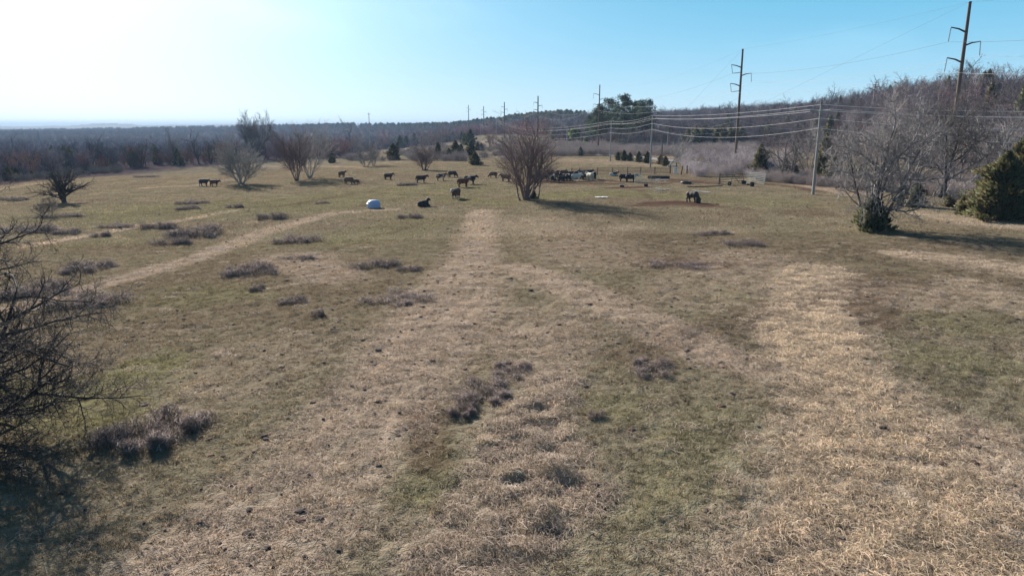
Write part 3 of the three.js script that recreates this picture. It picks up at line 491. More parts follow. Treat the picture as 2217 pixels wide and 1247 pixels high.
  const edge = [[285, 362, 70, 3, M.barkDark, 'dark many-trunked tree clump at the left wood edge with bare stems showing'], [305, 361, 66, 1, M.barkDark, 'dark tree right of the many-trunked clump at the left wood edge'], [376, 357, 82, 2, M.bark, 'bare oak with a thick trunk at the left wood edge behind the two walking cattle'], [430, 355, 75, 4, M.barkDark, 'dark bare tree at the wood edge left of the silvery leaning tree'], [455, 353, 66, 1, M.barkDark, 'dark bushy bare tree at the wood edge just left of the silvery leaning tree'], [487, 350, 62, 3, rust, 'rust-tinted bare tree behind the silvery leaning tree'],
    [180, 370, 58, 3, red, 'reddish round tree behind the lone small cedar'], [115, 374, 60, 1, M.bark, 'grey bare tree at the wood edge behind the umbrella-shaped tree'], [30, 384, 75, 3, rust, 'rust-coloured round tree at the far left of the wood edge'], [70, 380, 65, 1, rust, 'rust-coloured tree second from the left of the wood edge'],
    [620, 345, 72, 3, red, 'red-budded tree behind the pair of bare trees'], [700, 344, 66, 2, M.barkRed, 'reddish bare tree left of the two grey shrubs'], [745, 340, 66, 3, red, 'red-tinted tree behind the two grey shrubs'], [765, 336, 78, 4, M.bark, 'tall grey bare tree rising behind the two grey shrubs'], [832, 322, 52, 1, red, 'red-tinted bare tree behind the plump cedar'], [925, 320, 62, 3, M.barkMid, 'rounded grey tree behind the reddish many-stemmed shrub'], [955, 318, 52, 1, M.bark, 'grey bare tree at the right end of the middle woods'],
    [1062, 318, 46, 3, M.barkRed, 'round reddish tree left behind the largest vase-shaped tree'], [1385, 322, 60, 2, M.barkMid, 'bare tree below the pines'], [1440, 322, 62, 4, M.bark, 'bare tree right of the corner utility pole'], [1352, 320, 52, 1, M.barkMid, 'brushy bare tree under the tallest pine'], [1960, 350, 110, 0, M.bark, 'slender bare tree behind the gnarled oak'], [2090, 352, 120, 2, M.barkMid, 'bare tree behind the near transmission pole'], [2190, 360, 130, 4, M.barkMid, 'bare tree at the right edge above the tall cedar'], [1745, 345, 90, 1, M.barkMid, 'brushy bare tree left of the near utility pole'], [1835, 350, 100, 2, M.bark, 'bare tree right of the near utility pole']];
  [[1716, 388, 112, 2, M.bark, 'first'], [1752, 380, 104, 1, M.barkMid, 'second'], [1806, 392, 128, 4, M.barkMid, 'third'], [1848, 398, 138, 1, M.bark, 'fourth'], [1926, 402, 150, 2, M.barkMid, 'fifth'], [1982, 406, 158, 4, M.bark, 'sixth'], [2076, 414, 172, 1, M.barkMid, 'seventh'], [2112, 408, 160, 2, M.barkPale, 'eighth'], [2194, 412, 190, 4, M.barkMid, 'ninth']].forEach(([px, py, hp, k, m, n]) => edge.push([px, py, hp, k, m, n + ' bare roadside tree rightwards from the dark oak by the gates']));
  const Re = mulberry(4);
  for (const [px, py, hp, k, m, l] of edge) { const p = G(px, py), s = hp / p.s / 9.4, q = protos[k](m); tag(copyOf(q, 'bare_tree', p, Re() * 6, s * 1.05, s), l, 'tree', 'bare trees of the wood edge'); }

  // pale thicket and roadside scrub
  const TH = [{ seg: 3, wander: 0.16, lift: 0.04 }, { count: 7, from: 0.15, len: 0.66, angle: 0.65, seg: 3, wander: 0.25, lift: 0.05, thick: 0.5 }, { count: 5, from: 0.1, len: 0.6, angle: 0.65, seg: 2, wander: 0.3 }, { count: 3, len: 0.65, angle: 0.6, thin: 0.019 }];
  const th = [0, 1, 2].map((k) => { const g = bareTree(320 + k, fan(Rn, 6, 2.7, 0.045, 0.5, 0.5), TH), mb = new MB(); mb.add(g.trunk); mb.add(g.crown); return mb.geo(); });
  const o = new THREE.Group(); o.name = numbered('thicket'); scene.add(o); tag(o, 'pale grey leafless thicket behind the corral and gates', 'thicket', null, 'stuff');
  const o2 = new THREE.Group(); o2.name = numbered('roadside_scrub'); scene.add(o2); tag(o2, 'low dry scrub along the right side of the pasture', 'scrub', null, 'stuff');
  const lists = [[], [], []], lists2 = [[], [], []];
  for (let i = 0; i < 430; i++) { const px = lerp(1460, 1700, R()), py = lerp(330, 383, Math.pow(R(), 0.9)); if (px < 1480 && py > 362) continue; if (noise(px / 14, py / 6) < -0.15) continue; if (px > 1640 && R() < 0.5) continue; const g = ground(px, py); lists[i % 3].push({ m: M4(g.x + R() * 2, landOnly(g.x, g.d) - 0.1, -g.d, 0, R() * 6, 0, 0.5 + 1.15 * R() * R()), t: 0.55 + 1.0 * R() }); }
  for (let i = 0; i < 1500; i++) { const px = lerp(1640, 2260, R()), t = (px - 1640) / 620, py = lerp(lerp(372, 405, t), lerp(392, 446, t), R()); if (px > 2110 && R() < 0.6) continue; const g = ground(px, py); lists2[i % 3].push({ m: M4(g.x, landOnly(g.x, g.d) - 0.1, -g.d, 0, R() * 6, 0, 0.3 + 0.35 * R()), t: 0.8 + 0.4 * R() }); }
  for (let i = 0; i < 1300; i++) { const px = lerp(1150, 1640, R()), py = lerp(312, 338, R()); const g = ground(px, py); lists2[i % 3].push({ m: M4(g.x, landOnly(g.x, g.d) - 0.1, -g.d, 0, R() * 6, 0, 0.5 + 0.6 * R()), t: 0.8 + 0.4 * R() }); }
  for (let i = 0; i < 2600; i++) { const px = lerp(690, 1200, R()), py = lerp(296, 349, Math.pow(R(), 0.8)); if (noise(px / 30, py / 9) < -0.12 || (px > 1010 && px < 1075 && noise(px / 9, py / 4) < 0.2)) continue; const g = ground(px, py); lists2[i % 3].push({ m: M4(g.x, landOnly(g.x, g.d) - 0.1, -g.d, 0, R() * 6, 0, 0.3 + 0.75 * R() * R() + 0.2 * R()), t: 0.5 + 0.55 * R() }); }
  for (let i = 0; i < 360; i++) { const px = lerp(-10, 260, R()), py = lerp(lerp(378, 362, px / 260), lerp(398, 374, px / 260), R()); const g = ground(px, py); lists2[i % 3].push({ m: M4(g.x, landOnly(g.x, g.d) - 0.1, -g.d, 0, R() * 6, 0, 0.4 + 0.4 * R()), t: 0.28 + 0.25 * R() }); }
  for (const [own, parent, tint, name] of [[lists, o, [0.42, 0.36, 0.36], 'shrubs'], [lists2, o2, [0.36, 0.3, 0.28], 'shrubs']]) own.forEach((list, k) => {
    const im2 = new THREE.InstancedMesh(th[k], M.woodBark, list.length); im2.name = name; im2.userData.kind = 'stuff'; list.forEach((q, i) => { im2.setMatrixAt(i, q.m); im2.setColorAt(i, new THREE.Color().setRGB(...tint.map((c) => c * q.t))); }); im2.castShadow = im2.receiveShadow = true; parent.add(im2);
  });
}

// ---------------------------------------------------------------- low brush in the pasture
{
  function brushGeo(seed, n) {
    const R = mulberry(seed), mb = new MB(true), lob = [[0, 0, 0.65, 0.4]]; for (let k = 0; k < 10; k++) { const a = R() * 6.28, q = 0.35 + 0.65 * R(); lob.push([Math.cos(a) * q, Math.sin(a) * q, 0.15 + 0.3 * R(), 0.14 + 0.34 * R()]); }
    for (let i = 0; i < n; i++) {
      const L = lob[Math.floor(Math.pow(R(), 1.3) * lob.length)], a = R() * 6.283, q = (R() + 0.12 * R() * R() * 3) * L[2], x = L[0] + Math.cos(a) * q, z = L[1] + Math.sin(a) * q;
      const h = L[3] * 0.9 * (1.05 - 0.5 * (q / L[2]) ** 2) * (0.5 + 0.75 * R()), lean = 0.75 * R(), la = R() * 6.28, g = 0.6 + 0.8 * R(); mb.col = R() < 0.3 ? [0.42 * g, 0.35 * g, 0.32 * g] : [0.205 * g, 0.155 * g, 0.138 * g];
      const top = V(x + Math.cos(la) * lean * h, h, z + Math.sin(la) * lean * h), mid = V(lerp(x, top.x, 0.35), h * 0.55, lerp(z, top.z, 0.35));
      mb.tube([V(x, -0.02, z), mid, top], [0.006, 0.005, 0], 3);
      for (let k = 0; k < 4; k++) { const t = 0.35 + 0.6 * R(), p = mid.clone().lerp(top, Math.max(0, t * 1.6 - 0.6)), dir = rv(R); dir.y = Math.abs(dir.y) * 0.8 + 0.1; mb.tube([p, p.clone().addScaledVector(dir, 0.1 + 0.12 * R())], [0.0042, 0], 3); }
    }
    return mb.geo();
  }
  const near = brushGeo(401, 1250), protos = [brushGeo(402, 600), brushGeo(403, 600), brushGeo(404, 600), brushGeo(405, 600)];
  const list = [   // px, py of the middle of the foot, half width in px, height factor, depth factor, label
    [325, 940, 118, 1.2, 0.9, 'largest dark brush patch, in the lower left by the tree shadow'], [192, 583, 60, 1.1, 0.8, 'dark dense oval brush patch in front of the left tree branches'], [1045, 850, 75, 0.7, 1, 'purplish brush patch left of the hay litter'], [1110, 805, 55, 0.7, 1, 'upper end of the purplish brush left of the hay litter'], [1000, 890, 42, 0.8, 1, 'small dark green-brown brush tuft at the lower end of the purplish brush'], [1418, 800, 58, 0.8, 1, 'dark greenish brush patch right of the hay litter'],
    [435, 508, 55, 1.1, 0.8, 'broad reddish-purple brush patch in the left pasture'], [366, 528, 32, 1, 0.8, 'smaller brush patch at the left foot of the broad reddish-purple one'], [592, 473, 30, 1, 0.8, 'oval brush patch right of the broad reddish-purple one'], [641, 524, 40, 0.9, 0.8, 'brush patch on the pale terrace streak'], [552, 588, 58, 0.8, 0.8, 'purplish sprawling brush patch on the thin cattle trail'], [804, 577, 44, 0.8, 0.8, 'brush patch left of the pale worn strip, upper'], [890, 584, 26, 0.6, 0.8, 'faint brush patch nearest the pale worn strip'],
    [858, 650, 60, 0.6, 1, 'reddish low brush patch left of the pale worn strip, lower'], [640, 652, 32, 0.5, 0.8, 'faint brown brush patch in the middle left'], [685, 684, 12, 0.8, 0.8, 'tiny dark brush tuft below the faint brown patch'], [890, 471, 25, 0.7, 0.8, 'small brush patch below the lying black cow'], [872, 402, 11, 1.2, 0.9, 'left one of the small grey shrubs by the black cow'], [893, 401, 13, 0.9, 0.9, 'right one of the small grey shrubs by the black cow'],
    [1536, 508, 34, 0.6, 0.7, 'thin brush heap right of the pens, left one'], [1612, 530, 38, 0.7, 0.7, 'thin dark brush heap right of the pens, right one'], [190, 660, 62, 0.9, 0.8, 'brush patch under the left tree branches, right one'], [95, 632, 70, 0.9, 0.8, 'brush patch under the left tree branches, left one'], [35, 503, 60, 0.9, 0.7, 'brush patch at the left edge below the saplings'], [28, 434, 34, 0.7, 0.7, 'dark thin brush strip at the left edge beside the umbrella-shaped tree'],
    [415, 441, 28, 0.8, 0.7, 'upper thin brush patch beyond the broad reddish one'], [410, 452, 26, 0.7, 0.7, 'lower thin brush patch beyond the broad reddish one'], [505, 449, 17, 0.9, 0.8, 'small purplish brush patch below the silvery leaning tree'], [348, 494, 36, 0.9, 0.6, 'flat brush patch on the thin pale streak'], [250, 492, 30, 0.7, 0.7, 'brush patch left on the thin pale streak'], [150, 505, 28, 0.8, 0.7, 'small brush patch below the saplings, right'], [215, 512, 16, 1, 0.8, 'little shrub tuft on the thin pale streak'],
    [320, 384, 26, 0.7, 0.6, 'thin dark brush strip in the far left pasture'], [60, 378, 30, 1, 0.7, 'brush at the foot of the left woods'], [560, 627, 12, 0.9, 0.8, 'tiny shrub tuft left of the tan ground'], [640, 560, 30, 0.5, 0.8, 'thin grey brush right of the sprawling patch'], [1475, 575, 60, 0.35, 0.8, 'low purple weeds in the middle right'], [1290, 905, 16, 0.5, 1, 'small dark grass tuft right of the hay litter'], [700, 440, 16, 0.5, 0.7, 'thin brush by the trodden trail'], [120, 470, 40, 0.6, 0.6, 'low brush at the foot of the saplings']];
  const R = mulberry(45);
  list.forEach(([px, py, hw, hf, df, label], i) => {
    const p = G(px, py), r = hw / p.s * (i < 6 ? 0.98 : 1.2), big = i < 6, o = mesh('brush_patch', big ? near : protos[i % 4], M.brush);
    o.position.copy(p); o.position.y = land(p.x, p.d) - 0.03; o.rotation.y = (i % 2) * Math.PI + (R() - 0.5) * 0.5; o.scale.set(r, hf * (big ? 0.7 : 1.1) * Math.min(2.2, 1.0 + r * 0.36), r * Math.min(df, 1.1)); if (df !== 1) o.scale.z = Math.max(o.scale.z, 0.6);
    tag(o, label, 'brush', 'low brush patches in the pasture');
  });
}

// ---------------------------------------------------------------- poles and wires
const sag = (a, b, s, n = 24) => { const p = []; for (let i = 0; i <= n; i++) { const t = i / n, q = a.clone().lerp(b, t); q.y -= 4 * s * t * (1 - t); p.push(q); } return p; };
function wire(name, spans, r, m, label, group) { const mb = new MB(); for (const [a, b, s, r2 = r] of spans) { const p = sag(a, b, s); mb.tube(p, p.map(() => r2), 4); } return tag(mesh(name, mb.geo(), m), label, 'power line', group); }
const T = {};
{
  const where = [[2084, 0, 106, 5], [1600, 0, 170, 107], [1297, 0, 299, 184], [1165, 0, 429, 208], [1092, 0, 570, 221], [1047, 0, 720, 230], [1014, 0, 900, 227]];
  const label = ['tall brown transmission pole at the right edge, nearest and leaning in view', 'tall transmission pole with tied-back insulators, second nearest, above the grey thicket', 'tall transmission pole standing before the pines', 'transmission pole above the largest bare tree, right of three', 'transmission pole rising from the far trees, fourth from the left in the row behind', 'small far transmission pole, second from the left end of the row', 'farthest transmission pole at the left end of the row'];
  const topsX = [2102, 1609, 1299, 1165, 1092, 1047, 1014];
  T.poles = where.map(([px, , d, topY], i) => {
    const top = at(topsX[i], topY, d), y0 = landOnly(top.x, d), H = top.y - y0, o = base('transmission_pole', V(top.x, y0, -d), 0.16), thick = d > 400 ? 1.6 : 1;
    const pm = new MB(); pm.tube([V(0, -0.5, 0), V(0, H * 0.5, 0), V(0, H, 0)], [0.33 * thick, 0.28 * thick, 0.2 * thick], 12); mesh('pole', pm.geo(), M.pole, o);
    const capm = new MB(); capm.tube([V(0, H - 0.02, 0), V(0, H + 0.12, 0)], [0.24 * thick, 0.2 * thick], 12); mesh('cap', capm.geo(), M.steelDark, o);
    const ends = [V(0, H + 0.1, 0)];
    [[3.9, -1], [5.7, 1], [8.0, -1]].forEach(([down, s]) => {
      const y = H - down, tip = V(s * 2.5, y + 0.55, 0), am = new MB(); am.tube([V(s * 0.2, y, 0), V(s * 1.2, y + 0.36, 0), tip], [0.13 * thick, 0.11 * thick, 0.08 * thick], 6); mesh('arm', am.geo(), M.steelDark, o);
      const low = i === 1 && s < 0 ? V(s * 2.1, y - 1.35, 0) : V(s * 2.65, y - 1.4, 0), im = new MB(), n = 12;
      im.tube([tip, low], [0.035, 0.035], 5);
      for (let k = 1; k < n; k++) { const a = tip.clone().lerp(low, (k - 0.12) / n), b = tip.clone().lerp(low, (k + 0.12) / n), c = tip.clone().lerp(low, (k + 0.3) / n); im.tube([a, b, c], [0.05 * thick, 0.13 * thick, 0.04], 7); }
      mesh('insulator', im.geo(), M.insulator, o);
      if (i === 1 && s < 0) { const bm = new MB(); bm.tube([low, V(s * 0.2, low.y + 0.25, 0)], [0.06, 0.07], 5); mesh('brace', bm.geo(), M.steelDark, o); }
      ends.push(low);
    });
    tag(o, label[i], 'power pole', 'transmission poles');
    o.updateMatrixWorld(true);
    return { o, H, ends: ends.map((e) => e.clone().applyMatrix4(o.matrixWorld)) };
  });
  const out = at(2600, -60, 78);   // the next pole, outside the frame
  const which = ['topmost thin shield wire along the transmission poles', 'upper left conductor along the transmission poles', 'right-hand conductor along the transmission poles', 'lower left conductor along the transmission poles'];
  for (let k = 0; k < 4; k++) {
    const spans = []; const dy = T.poles[0].ends[k].y - T.poles[0].ends[0].y;
    spans.push([T.poles[0].ends[k], V(out.x + (k === 2 ? 2.5 : k ? -2.5 : 0), out.y + dy, out.z), 0.4]);
    for (let i = 1; i < 7; i++) spans.push([T.poles[i - 1].ends[k], T.poles[i].ends[k], i === 1 ? (k ? 1.2 : 0.5) : i === 2 ? 3.2 : 4.2]);
    wire('transmission_wire', spans, k ? 0.016 : 0.011, k > 1 ? M.wire : M.wireThin, which[k], 'transmission wires');
  }
  const p2 = T.poles[1].o.position, gy = (x, d) => V(x, landOnly(x, d), -d);
  wire('guy_wire', [[T.poles[1].ends[0], gy(32, 190), 0]], 0.013, M.wireThin, 'guy wire from the top of the second transmission pole to the ground', 'guy wires');
  wire('guy_wire', [[V(p2.x, p2.y + T.poles[1].H - 10.4, p2.z), gy(32, 190), 0]], 0.013, M.wireThin, 'lower guy wire of the second transmission pole', 'guy wires');
  wire('guy_wire', [[T.poles[0].ends[0], V(p2.x, p2.y + T.poles[1].H - 14.5, p2.z), 0]], 0.012, M.wireThin, 'span guy from the nearest transmission pole top down to the second pole', 'guy wires');
}
{
  // wooden distribution poles: foot px, py; top py; crossarm turn
  const make = (name, foot, topX, topY, r, m, label, arm, brace) => {
    const p = G(...foot), top = at(topX, topY, p.d), H = top.y - p.y, o = base(name, V(top.x, p.y, -p.d), arm?.turn ?? 0), pm = new MB();
    pm.tube([V(0, -0.4, 0), V(0, H * 0.5, 0), V(0, H, 0)], [r * 1.2, r, r * 0.75], 10); mesh('pole', pm.geo(), m, o);
    const ends = [V(0, H + 0.12, 0)];
    const pin = (x, y) => { const q = new MB(); q.tube([V(x, y, 0), V(x, y + 0.1, 0), V(x, y + 0.2, 0)], [0.05, 0.11, 0.03], 7); mesh('insulator', q.geo(), M.insulator, o); };
    pin(0, H);
    if (arm) {
      const q = new MB(); q.add(bevelBox(arm.w, 0.14, 0.11, 0.015), M4(0, H - 0.8, r * 0.9 + 0.06)); mesh('crossarm', q.geo(), m, o);
      for (const s of [-1, 1]) { pin(s * (arm.w / 2 - 0.12), H - 0.74); ends.push(V(s * (arm.w / 2 - 0.12), H - 0.55, 0)); const bm = new MB(); bm.tube([V(s * arm.w * 0.28, H - 0.86, r + 0.06), V(0, H - 1.5, r * 0.9)], [0.025, 0.025], 4); mesh('brace', bm.geo(), M.steelDark, o); }
    } else ends.push(V(-0.3, H - 0.7, 0), V(0.3, H - 0.7, 0));
    ends.push(V(0, H - 1.75, r), V(0, H - 3.1, r));
    tag(o, label, 'utility pole', 'wooden utility poles'); o.updateMatrixWorld(true);
    return ends.map((e) => e.clone().applyMatrix4(o.matrixWorld));
  };
  const A = make('utility_pole', [1762, 421], 1779, 228, 0.17, M.poleGrey, 'nearest light wooden utility pole with a crossarm, right of the gates', { w: 2.9, turn: -0.35 });
  const B = make('utility_pole', [1411, 363], 1413, 251, 0.18, M.poleGrey, 'light wooden corner pole behind the corral', { w: 1.9, turn: -0.6 });
  const Cp = make('utility_pole', [1323, 349], 1324, 263, 0.17, M.poleGrey, 'light wooden utility pole left of the corner pole', { w: 2.2, turn: -0.3 });
  const D = make('utility_pole', [1074, 302], 1074, 258, 0.22, M.poleGrey, 'far light utility pole seen left of the largest bare tree', { w: 2.4, turn: -0.2 });
  const E = make('utility_pole', [1040, 296], 1040, 268, 0.24, M.poleGrey, 'farthest light utility pole low in the power line corridor', { w: 2.4, turn: -0.2 });
  make('utility_pole', [1437, 357], 1436, 276, 0.16, M.pole, 'short brown pole just right of the corner pole', null);
  make('utility_pole', [1448, 332], 1447, 283, 0.14, M.poleGrey, 'slim pale pole by the bent tree', null);
  make('utility_pole', [1228, 322], 1228, 273, 0.2, M.poleGrey, 'slim pale pole over the brush left of the pines', null);
  const far = (px, py, topY, dx, label) => { const d = 480, p = at(px, py, d), t = at(px + dx, topY, d), y0 = landOnly(p.x, d), o = base('utility_pole', V(p.x, y0, -d)), q = new MB(); q.tube([V(0, 0, 0), V(t.x - p.x, t.y - y0, 0)], [0.22, 0.18], 8); mesh('pole', q.geo(), M.poleGrey, o); const c = new MB(); c.add(bevelBox(2.2, 0.2, 0.2, 0.02), M4(t.x - p.x, t.y - y0 - 0.8, 0.25)); mesh('crossarm', c.geo(), M.poleGrey, o); tag(o, label, 'utility pole', 'wooden utility poles'); };
  far(83, 302, 284, -3, 'pale pole sticking out of the left woods at the far left'); far(359, 298, 273, -2, 'pale pole sticking out of the left woods, second from the left'); far(798, 268, 244, 0, 'thin bare pole rising above the ridge in the middle woods');
  // next pole to the right, outside the frame
  const o = at(2620, 232, 84), next = [V(0, 0, 0), V(-1.3, -0.75, 0.4), V(1.3, -0.75, -0.4), V(0, -2.1, 0), V(0, -3.8, 0)].map((q) => q.add(o));
  const names5 = ['topmost wire of the wooden pole line', 'left crossarm wire of the wooden pole line', 'right crossarm wire of the wooden pole line', 'neutral wire below the crossarms of the wooden pole line', 'lowest cable of the wooden pole line'];
  for (let k = 0; k < 5; k++) wire('distribution_wire', [[A[k], next[k], [0.7, 0.7, 0.7, 0.9, 1.0][k], 0.027], [A[k], B[k], [0.6, 0.65, 0.65, 1.3, 1.6][k]], [B[k], Cp[k], 0.6], [Cp[k], D[k], [4, 4.4, 4.4, 5.2, 5.6][k]], [D[k], E[k], 3.4]], 0.019, M.wire, names5[k], 'wires of the wooden pole line');
  const q = T.poles[1].o.position, u1 = at(1598, 260, 170), u2 = at(1596, 280, 170), r1 = at(1790, 273, 150), r2 = at(1790, 297, 150);
  wire('distribution_wire', [[V(q.x - 0.2, u1.y, q.z), B[3].clone().add(V(0.3, 0.2, 0)), 1.6], [V(q.x + 0.2, u1.y, q.z), r1, 1.2]], 0.018, M.wire, 'upper cable slung from the second transmission pole', 'cables on the second transmission pole');
  wire('distribution_wire', [[V(q.x - 0.2, u2.y, q.z), B[4].clone().add(V(0.3, 0.1, 0)), 1.2], [V(q.x + 0.2, u2.y, q.z), r2, 1.2]], 0.018, M.wire, 'lower cable slung from the second transmission pole', 'cables on the second transmission pole');
}

// ---------------------------------------------------------------- cattle
function field(bones, k, res, half, cx, cy) {
  const mc = new MarchingCubes(res, M.hide, false, false, 60000); mc.isolation = 0;
  const B = bones.map(([a, ra, b, rb]) => ({ a, ra, d: [b[0] - a[0], b[1] - a[1], b[2] - a[2]], l: Math.max(1e-9, (b[0] - a[0]) ** 2 + (b[1] - a[1]) ** 2 + (b[2] - a[2]) ** 2), rb }));
  for (let z = 0; z < res; z++) for (let y = 0; y < res; y++) for (let x = 0; x < res; x++) {
    const px = (x / res * 2 - 1) * half + cx, py = (y / res * 2 - 1) * half + cy, pz = (z / res * 2 - 1) * half;
    let s = 0;
    if (Math.abs(pz) < 0.62) for (const q of B) {
      const ex = px - q.a[0], ey = py - q.a[1], ez = pz - q.a[2], t = Math.max(0, Math.min(1, (ex * q.d[0] + ey * q.d[1] + ez * q.d[2]) / q.l));
      const dist = Math.sqrt((ex - t * q.d[0]) ** 2 + (ey - t * q.d[1]) ** 2 + (ez - t * q.d[2]) ** 2) - (q.ra + (q.rb - q.ra) * t);
      if (dist < 0.35) s += Math.exp(-dist * k);
    }
    mc.field[z * res * res + y * res + x] = s > 0 ? Math.log(s) / k : -1;
  }
  mc.update();
  const n = mc.count, p = new Float32Array(n * 3);
  for (let i = 0; i < n; i++) { p[i * 3] = mc.positionArray[i * 3] * half + cx; p[i * 3 + 1] = mc.positionArray[i * 3 + 1] * half + cy; p[i * 3 + 2] = mc.positionArray[i * 3 + 2] * half; }
  let g = new THREE.BufferGeometry(); g.setAttribute('position', new THREE.BufferAttribute(p, 3)); g = mergeVertices(g, 1e-4); g.computeVertexNormals();
  return g;
}
const both = (f) => [...f(1), ...f(-1)];
const torso = [[[-0.62, 1.0, 0], 0.31, [0.0, 0.93, 0], 0.35], [[0, 0.93, 0], 0.35, [0.46, 0.97, 0], 0.32], [[-0.72, 1.1, 0], 0.2, [0.4, 1.14, 0], 0.2], [[0.5, 0.8, 0], 0.24, [0.66, 0.92, 0], 0.2], [[-0.3, 0.62, 0], 0.06, [-0.42, 0.6, 0], 0.09]];
const legsUp = (gait) => [...both((s) => [[[0.46, 0.8, s * 0.19], 0.15, [0.48 + gait * s * 0.06, 0.46, s * 0.18], 0.075], [[0.48 + gait * s * 0.06, 0.46, s * 0.18], 0.075, [0.47 + gait * s * 0.14, 0.1, s * 0.18], 0.05], [[0.47 + gait * s * 0.14, 0.1, s * 0.18], 0.055, [0.52 + gait * s * 0.14, 0.04, s * 0.18], 0.06]]),
  ...both((s) => [[[-0.62, 0.98, s * 0.15], 0.22, [-0.55 - gait * s * 0.05, 0.68, s * 0.19], 0.13], [[-0.55 - gait * s * 0.05, 0.68, s * 0.19], 0.12, [-0.75 - gait * s * 0.1, 0.46, s * 0.18], 0.07], [[-0.75 - gait * s * 0.1, 0.46, s * 0.18], 0.065, [-0.7 - gait * s * 0.14, 0.1, s * 0.18], 0.048], [[-0.7 - gait * s * 0.14, 0.1, s * 0.18], 0.055, [-0.65 - gait * s * 0.14, 0.04, s * 0.18], 0.06]])];
const tail = [[[-0.9, 1.2, 0], 0.04, [-0.99, 0.9, 0.02], 0.03], [[-0.99, 0.9, 0.02], 0.03, [-0.98, 0.5, 0.03], 0.045]];
const headUp = (y, x = 0, dy = 0) => [[[0.55, 1.08, 0], 0.25, [0.95 + x, y, 0], 0.16], [[0.97 + x, y + 0.03, 0], 0.14, [1.12 + x, y - 0.06, 0], 0.12], [[1.12 + x, y - 0.06, 0], 0.115, [1.36 + x, y - 0.24 + dy, 0], 0.085], ...both((s) => [[[0.98 + x, y + 0.08, s * 0.12], 0.035, [0.93 + x, y + 0.08, s * 0.29], 0.05]])];
const headDown = [[[0.52, 1.02, 0], 0.26, [0.9, 0.62, 0], 0.16], [[0.92, 0.6, 0], 0.14, [1.0, 0.44, 0], 0.125], [[1.0, 0.44, 0], 0.115, [1.13, 0.13, 0], 0.08], ...both((s) => [[[0.88, 0.62, s * 0.12], 0.035, [0.84, 0.56, s * 0.28], 0.05]])];
const lying = [[[-0.62, 0.4, 0], 0.34, [0.0, 0.4, 0], 0.38], [[0, 0.4, 0], 0.38, [0.46, 0.46, 0], 0.32], [[-0.7, 0.46, 0], 0.25, [0.4, 0.6, 0], 0.2], [[0.5, 0.55, 0], 0.25, [0.82, 0.95, 0], 0.15], [[0.84, 0.98, 0], 0.14, [0.98, 0.94, 0], 0.12], [[0.98, 0.94, 0], 0.11, [1.2, 0.8, 0], 0.085], ...both((s) => [[[0.84, 1.05, s * 0.12], 0.035, [0.8, 1.06, s * 0.32], 0.05]]),
  ...both((s) => [[[0.5, 0.25, s * 0.25], 0.13, [0.82, 0.12, s * 0.28], 0.075], [[0.82, 0.12, s * 0.28], 0.07, [0.5, 0.07, s * 0.3], 0.05], [[-0.55, 0.3, s * 0.32], 0.2, [-0.1, 0.14, s * 0.42], 0.1], [[-0.1, 0.14, s * 0.42], 0.08, [-0.5, 0.07, s * 0.46], 0.05]]), [[-0.92, 0.5, 0], 0.04, [-1.05, 0.12, 0.1], 0.04]];
const POSES = {
  stand: { g: field([...torso, ...legsUp(0.15), ...tail, ...headUp(1.34)], 16, 74, 1.4, 0.2, 0.85), head: V(1.1, 1.34, 0.11), horn: V(0.97, 1.45, 0) },
  walk: { g: field([...torso, ...legsUp(0.9), ...tail, ...headUp(1.18, 0.05)], 16, 74, 1.4, 0.2, 0.85), head: V(1.15, 1.18, 0.11), horn: V(1.02, 1.29, 0) },
  graze: { g: field([...torso, ...legsUp(0.5), ...tail, ...headDown], 16, 74, 1.4, 0.2, 0.85), head: V(1.0, 0.48, 0.12), horn: V(0.9, 0.72, 0) },
  lie: { g: field(lying, 16, 74, 1.4, 0.1, 0.85), head: V(0.98, 0.97, 0.11), horn: V(0.83, 1.1, 0) },
};
const COAT = {
  black: () => [0.014, 0.013, 0.015], darkbrown: () => [0.04, 0.022, 0.018], red: (x, y, z) => y < 0.2 ? [0.05, 0.025, 0.02] : [0.15, 0.05, 0.032], brown: (x, y, z) => y < 0.5 && Math.abs(x) > 0.3 ? [0.16, 0.1, 0.07] : [0.17, 0.085, 0.052],
  white: (x, y, z) => noise(x * 3 + 5, y * 3 + z * 2) > 0.75 ? [0.2, 0.16, 0.14] : [0.62, 0.57, 0.5], cream: () => [0.55, 0.47, 0.36],
  belted: (x, y) => x > -0.42 && x < -0.02 ? [0.6, 0.56, 0.52] : [0.016, 0.014, 0.016], whiteface: (x, y, z) => x > 1.0 || (y > 1.24 && x > 0.2 && x < 0.8) || y < 0.35 ? [0.42, 0.36, 0.31] : [0.1, 0.042, 0.03], pied: (x, y, z) => noise(x * 2.2 + 3, y * 2.2 + z * 1.4) > 0.12 ? [0.55, 0.5, 0.45] : [0.02, 0.018, 0.02],
  redpied: (x, y, z) => noise(x * 2.5 + 1, y * 2.5 + z) > 0.35 ? [0.5, 0.42, 0.36] : [0.12, 0.045, 0.03], greyrump: (x) => x < -0.78 ? [0.3, 0.3, 0.3] : [0.018, 0.016, 0.018],
};
const coats = new Map();
function hide(pose, coat) {
  const key = pose + coat; if (coats.has(key)) return coats.get(key);
  const g = POSES[pose].g.clone(), p = g.attributes.position, c = new Float32Array(p.count * 3);
  for (let i = 0; i < p.count; i++) { const q = COAT[coat](p.getX(i), p.getY(i), p.getZ(i)); const low = p.getY(i) < 0.07 && pose !== 'lie' ? 0.35 : 1; c.set([q[0] * low, q[1] * low, q[2] * low], i * 3); }
  g.setAttribute('color', new THREE.BufferAttribute(c, 3)); coats.set(key, g); return g;
}
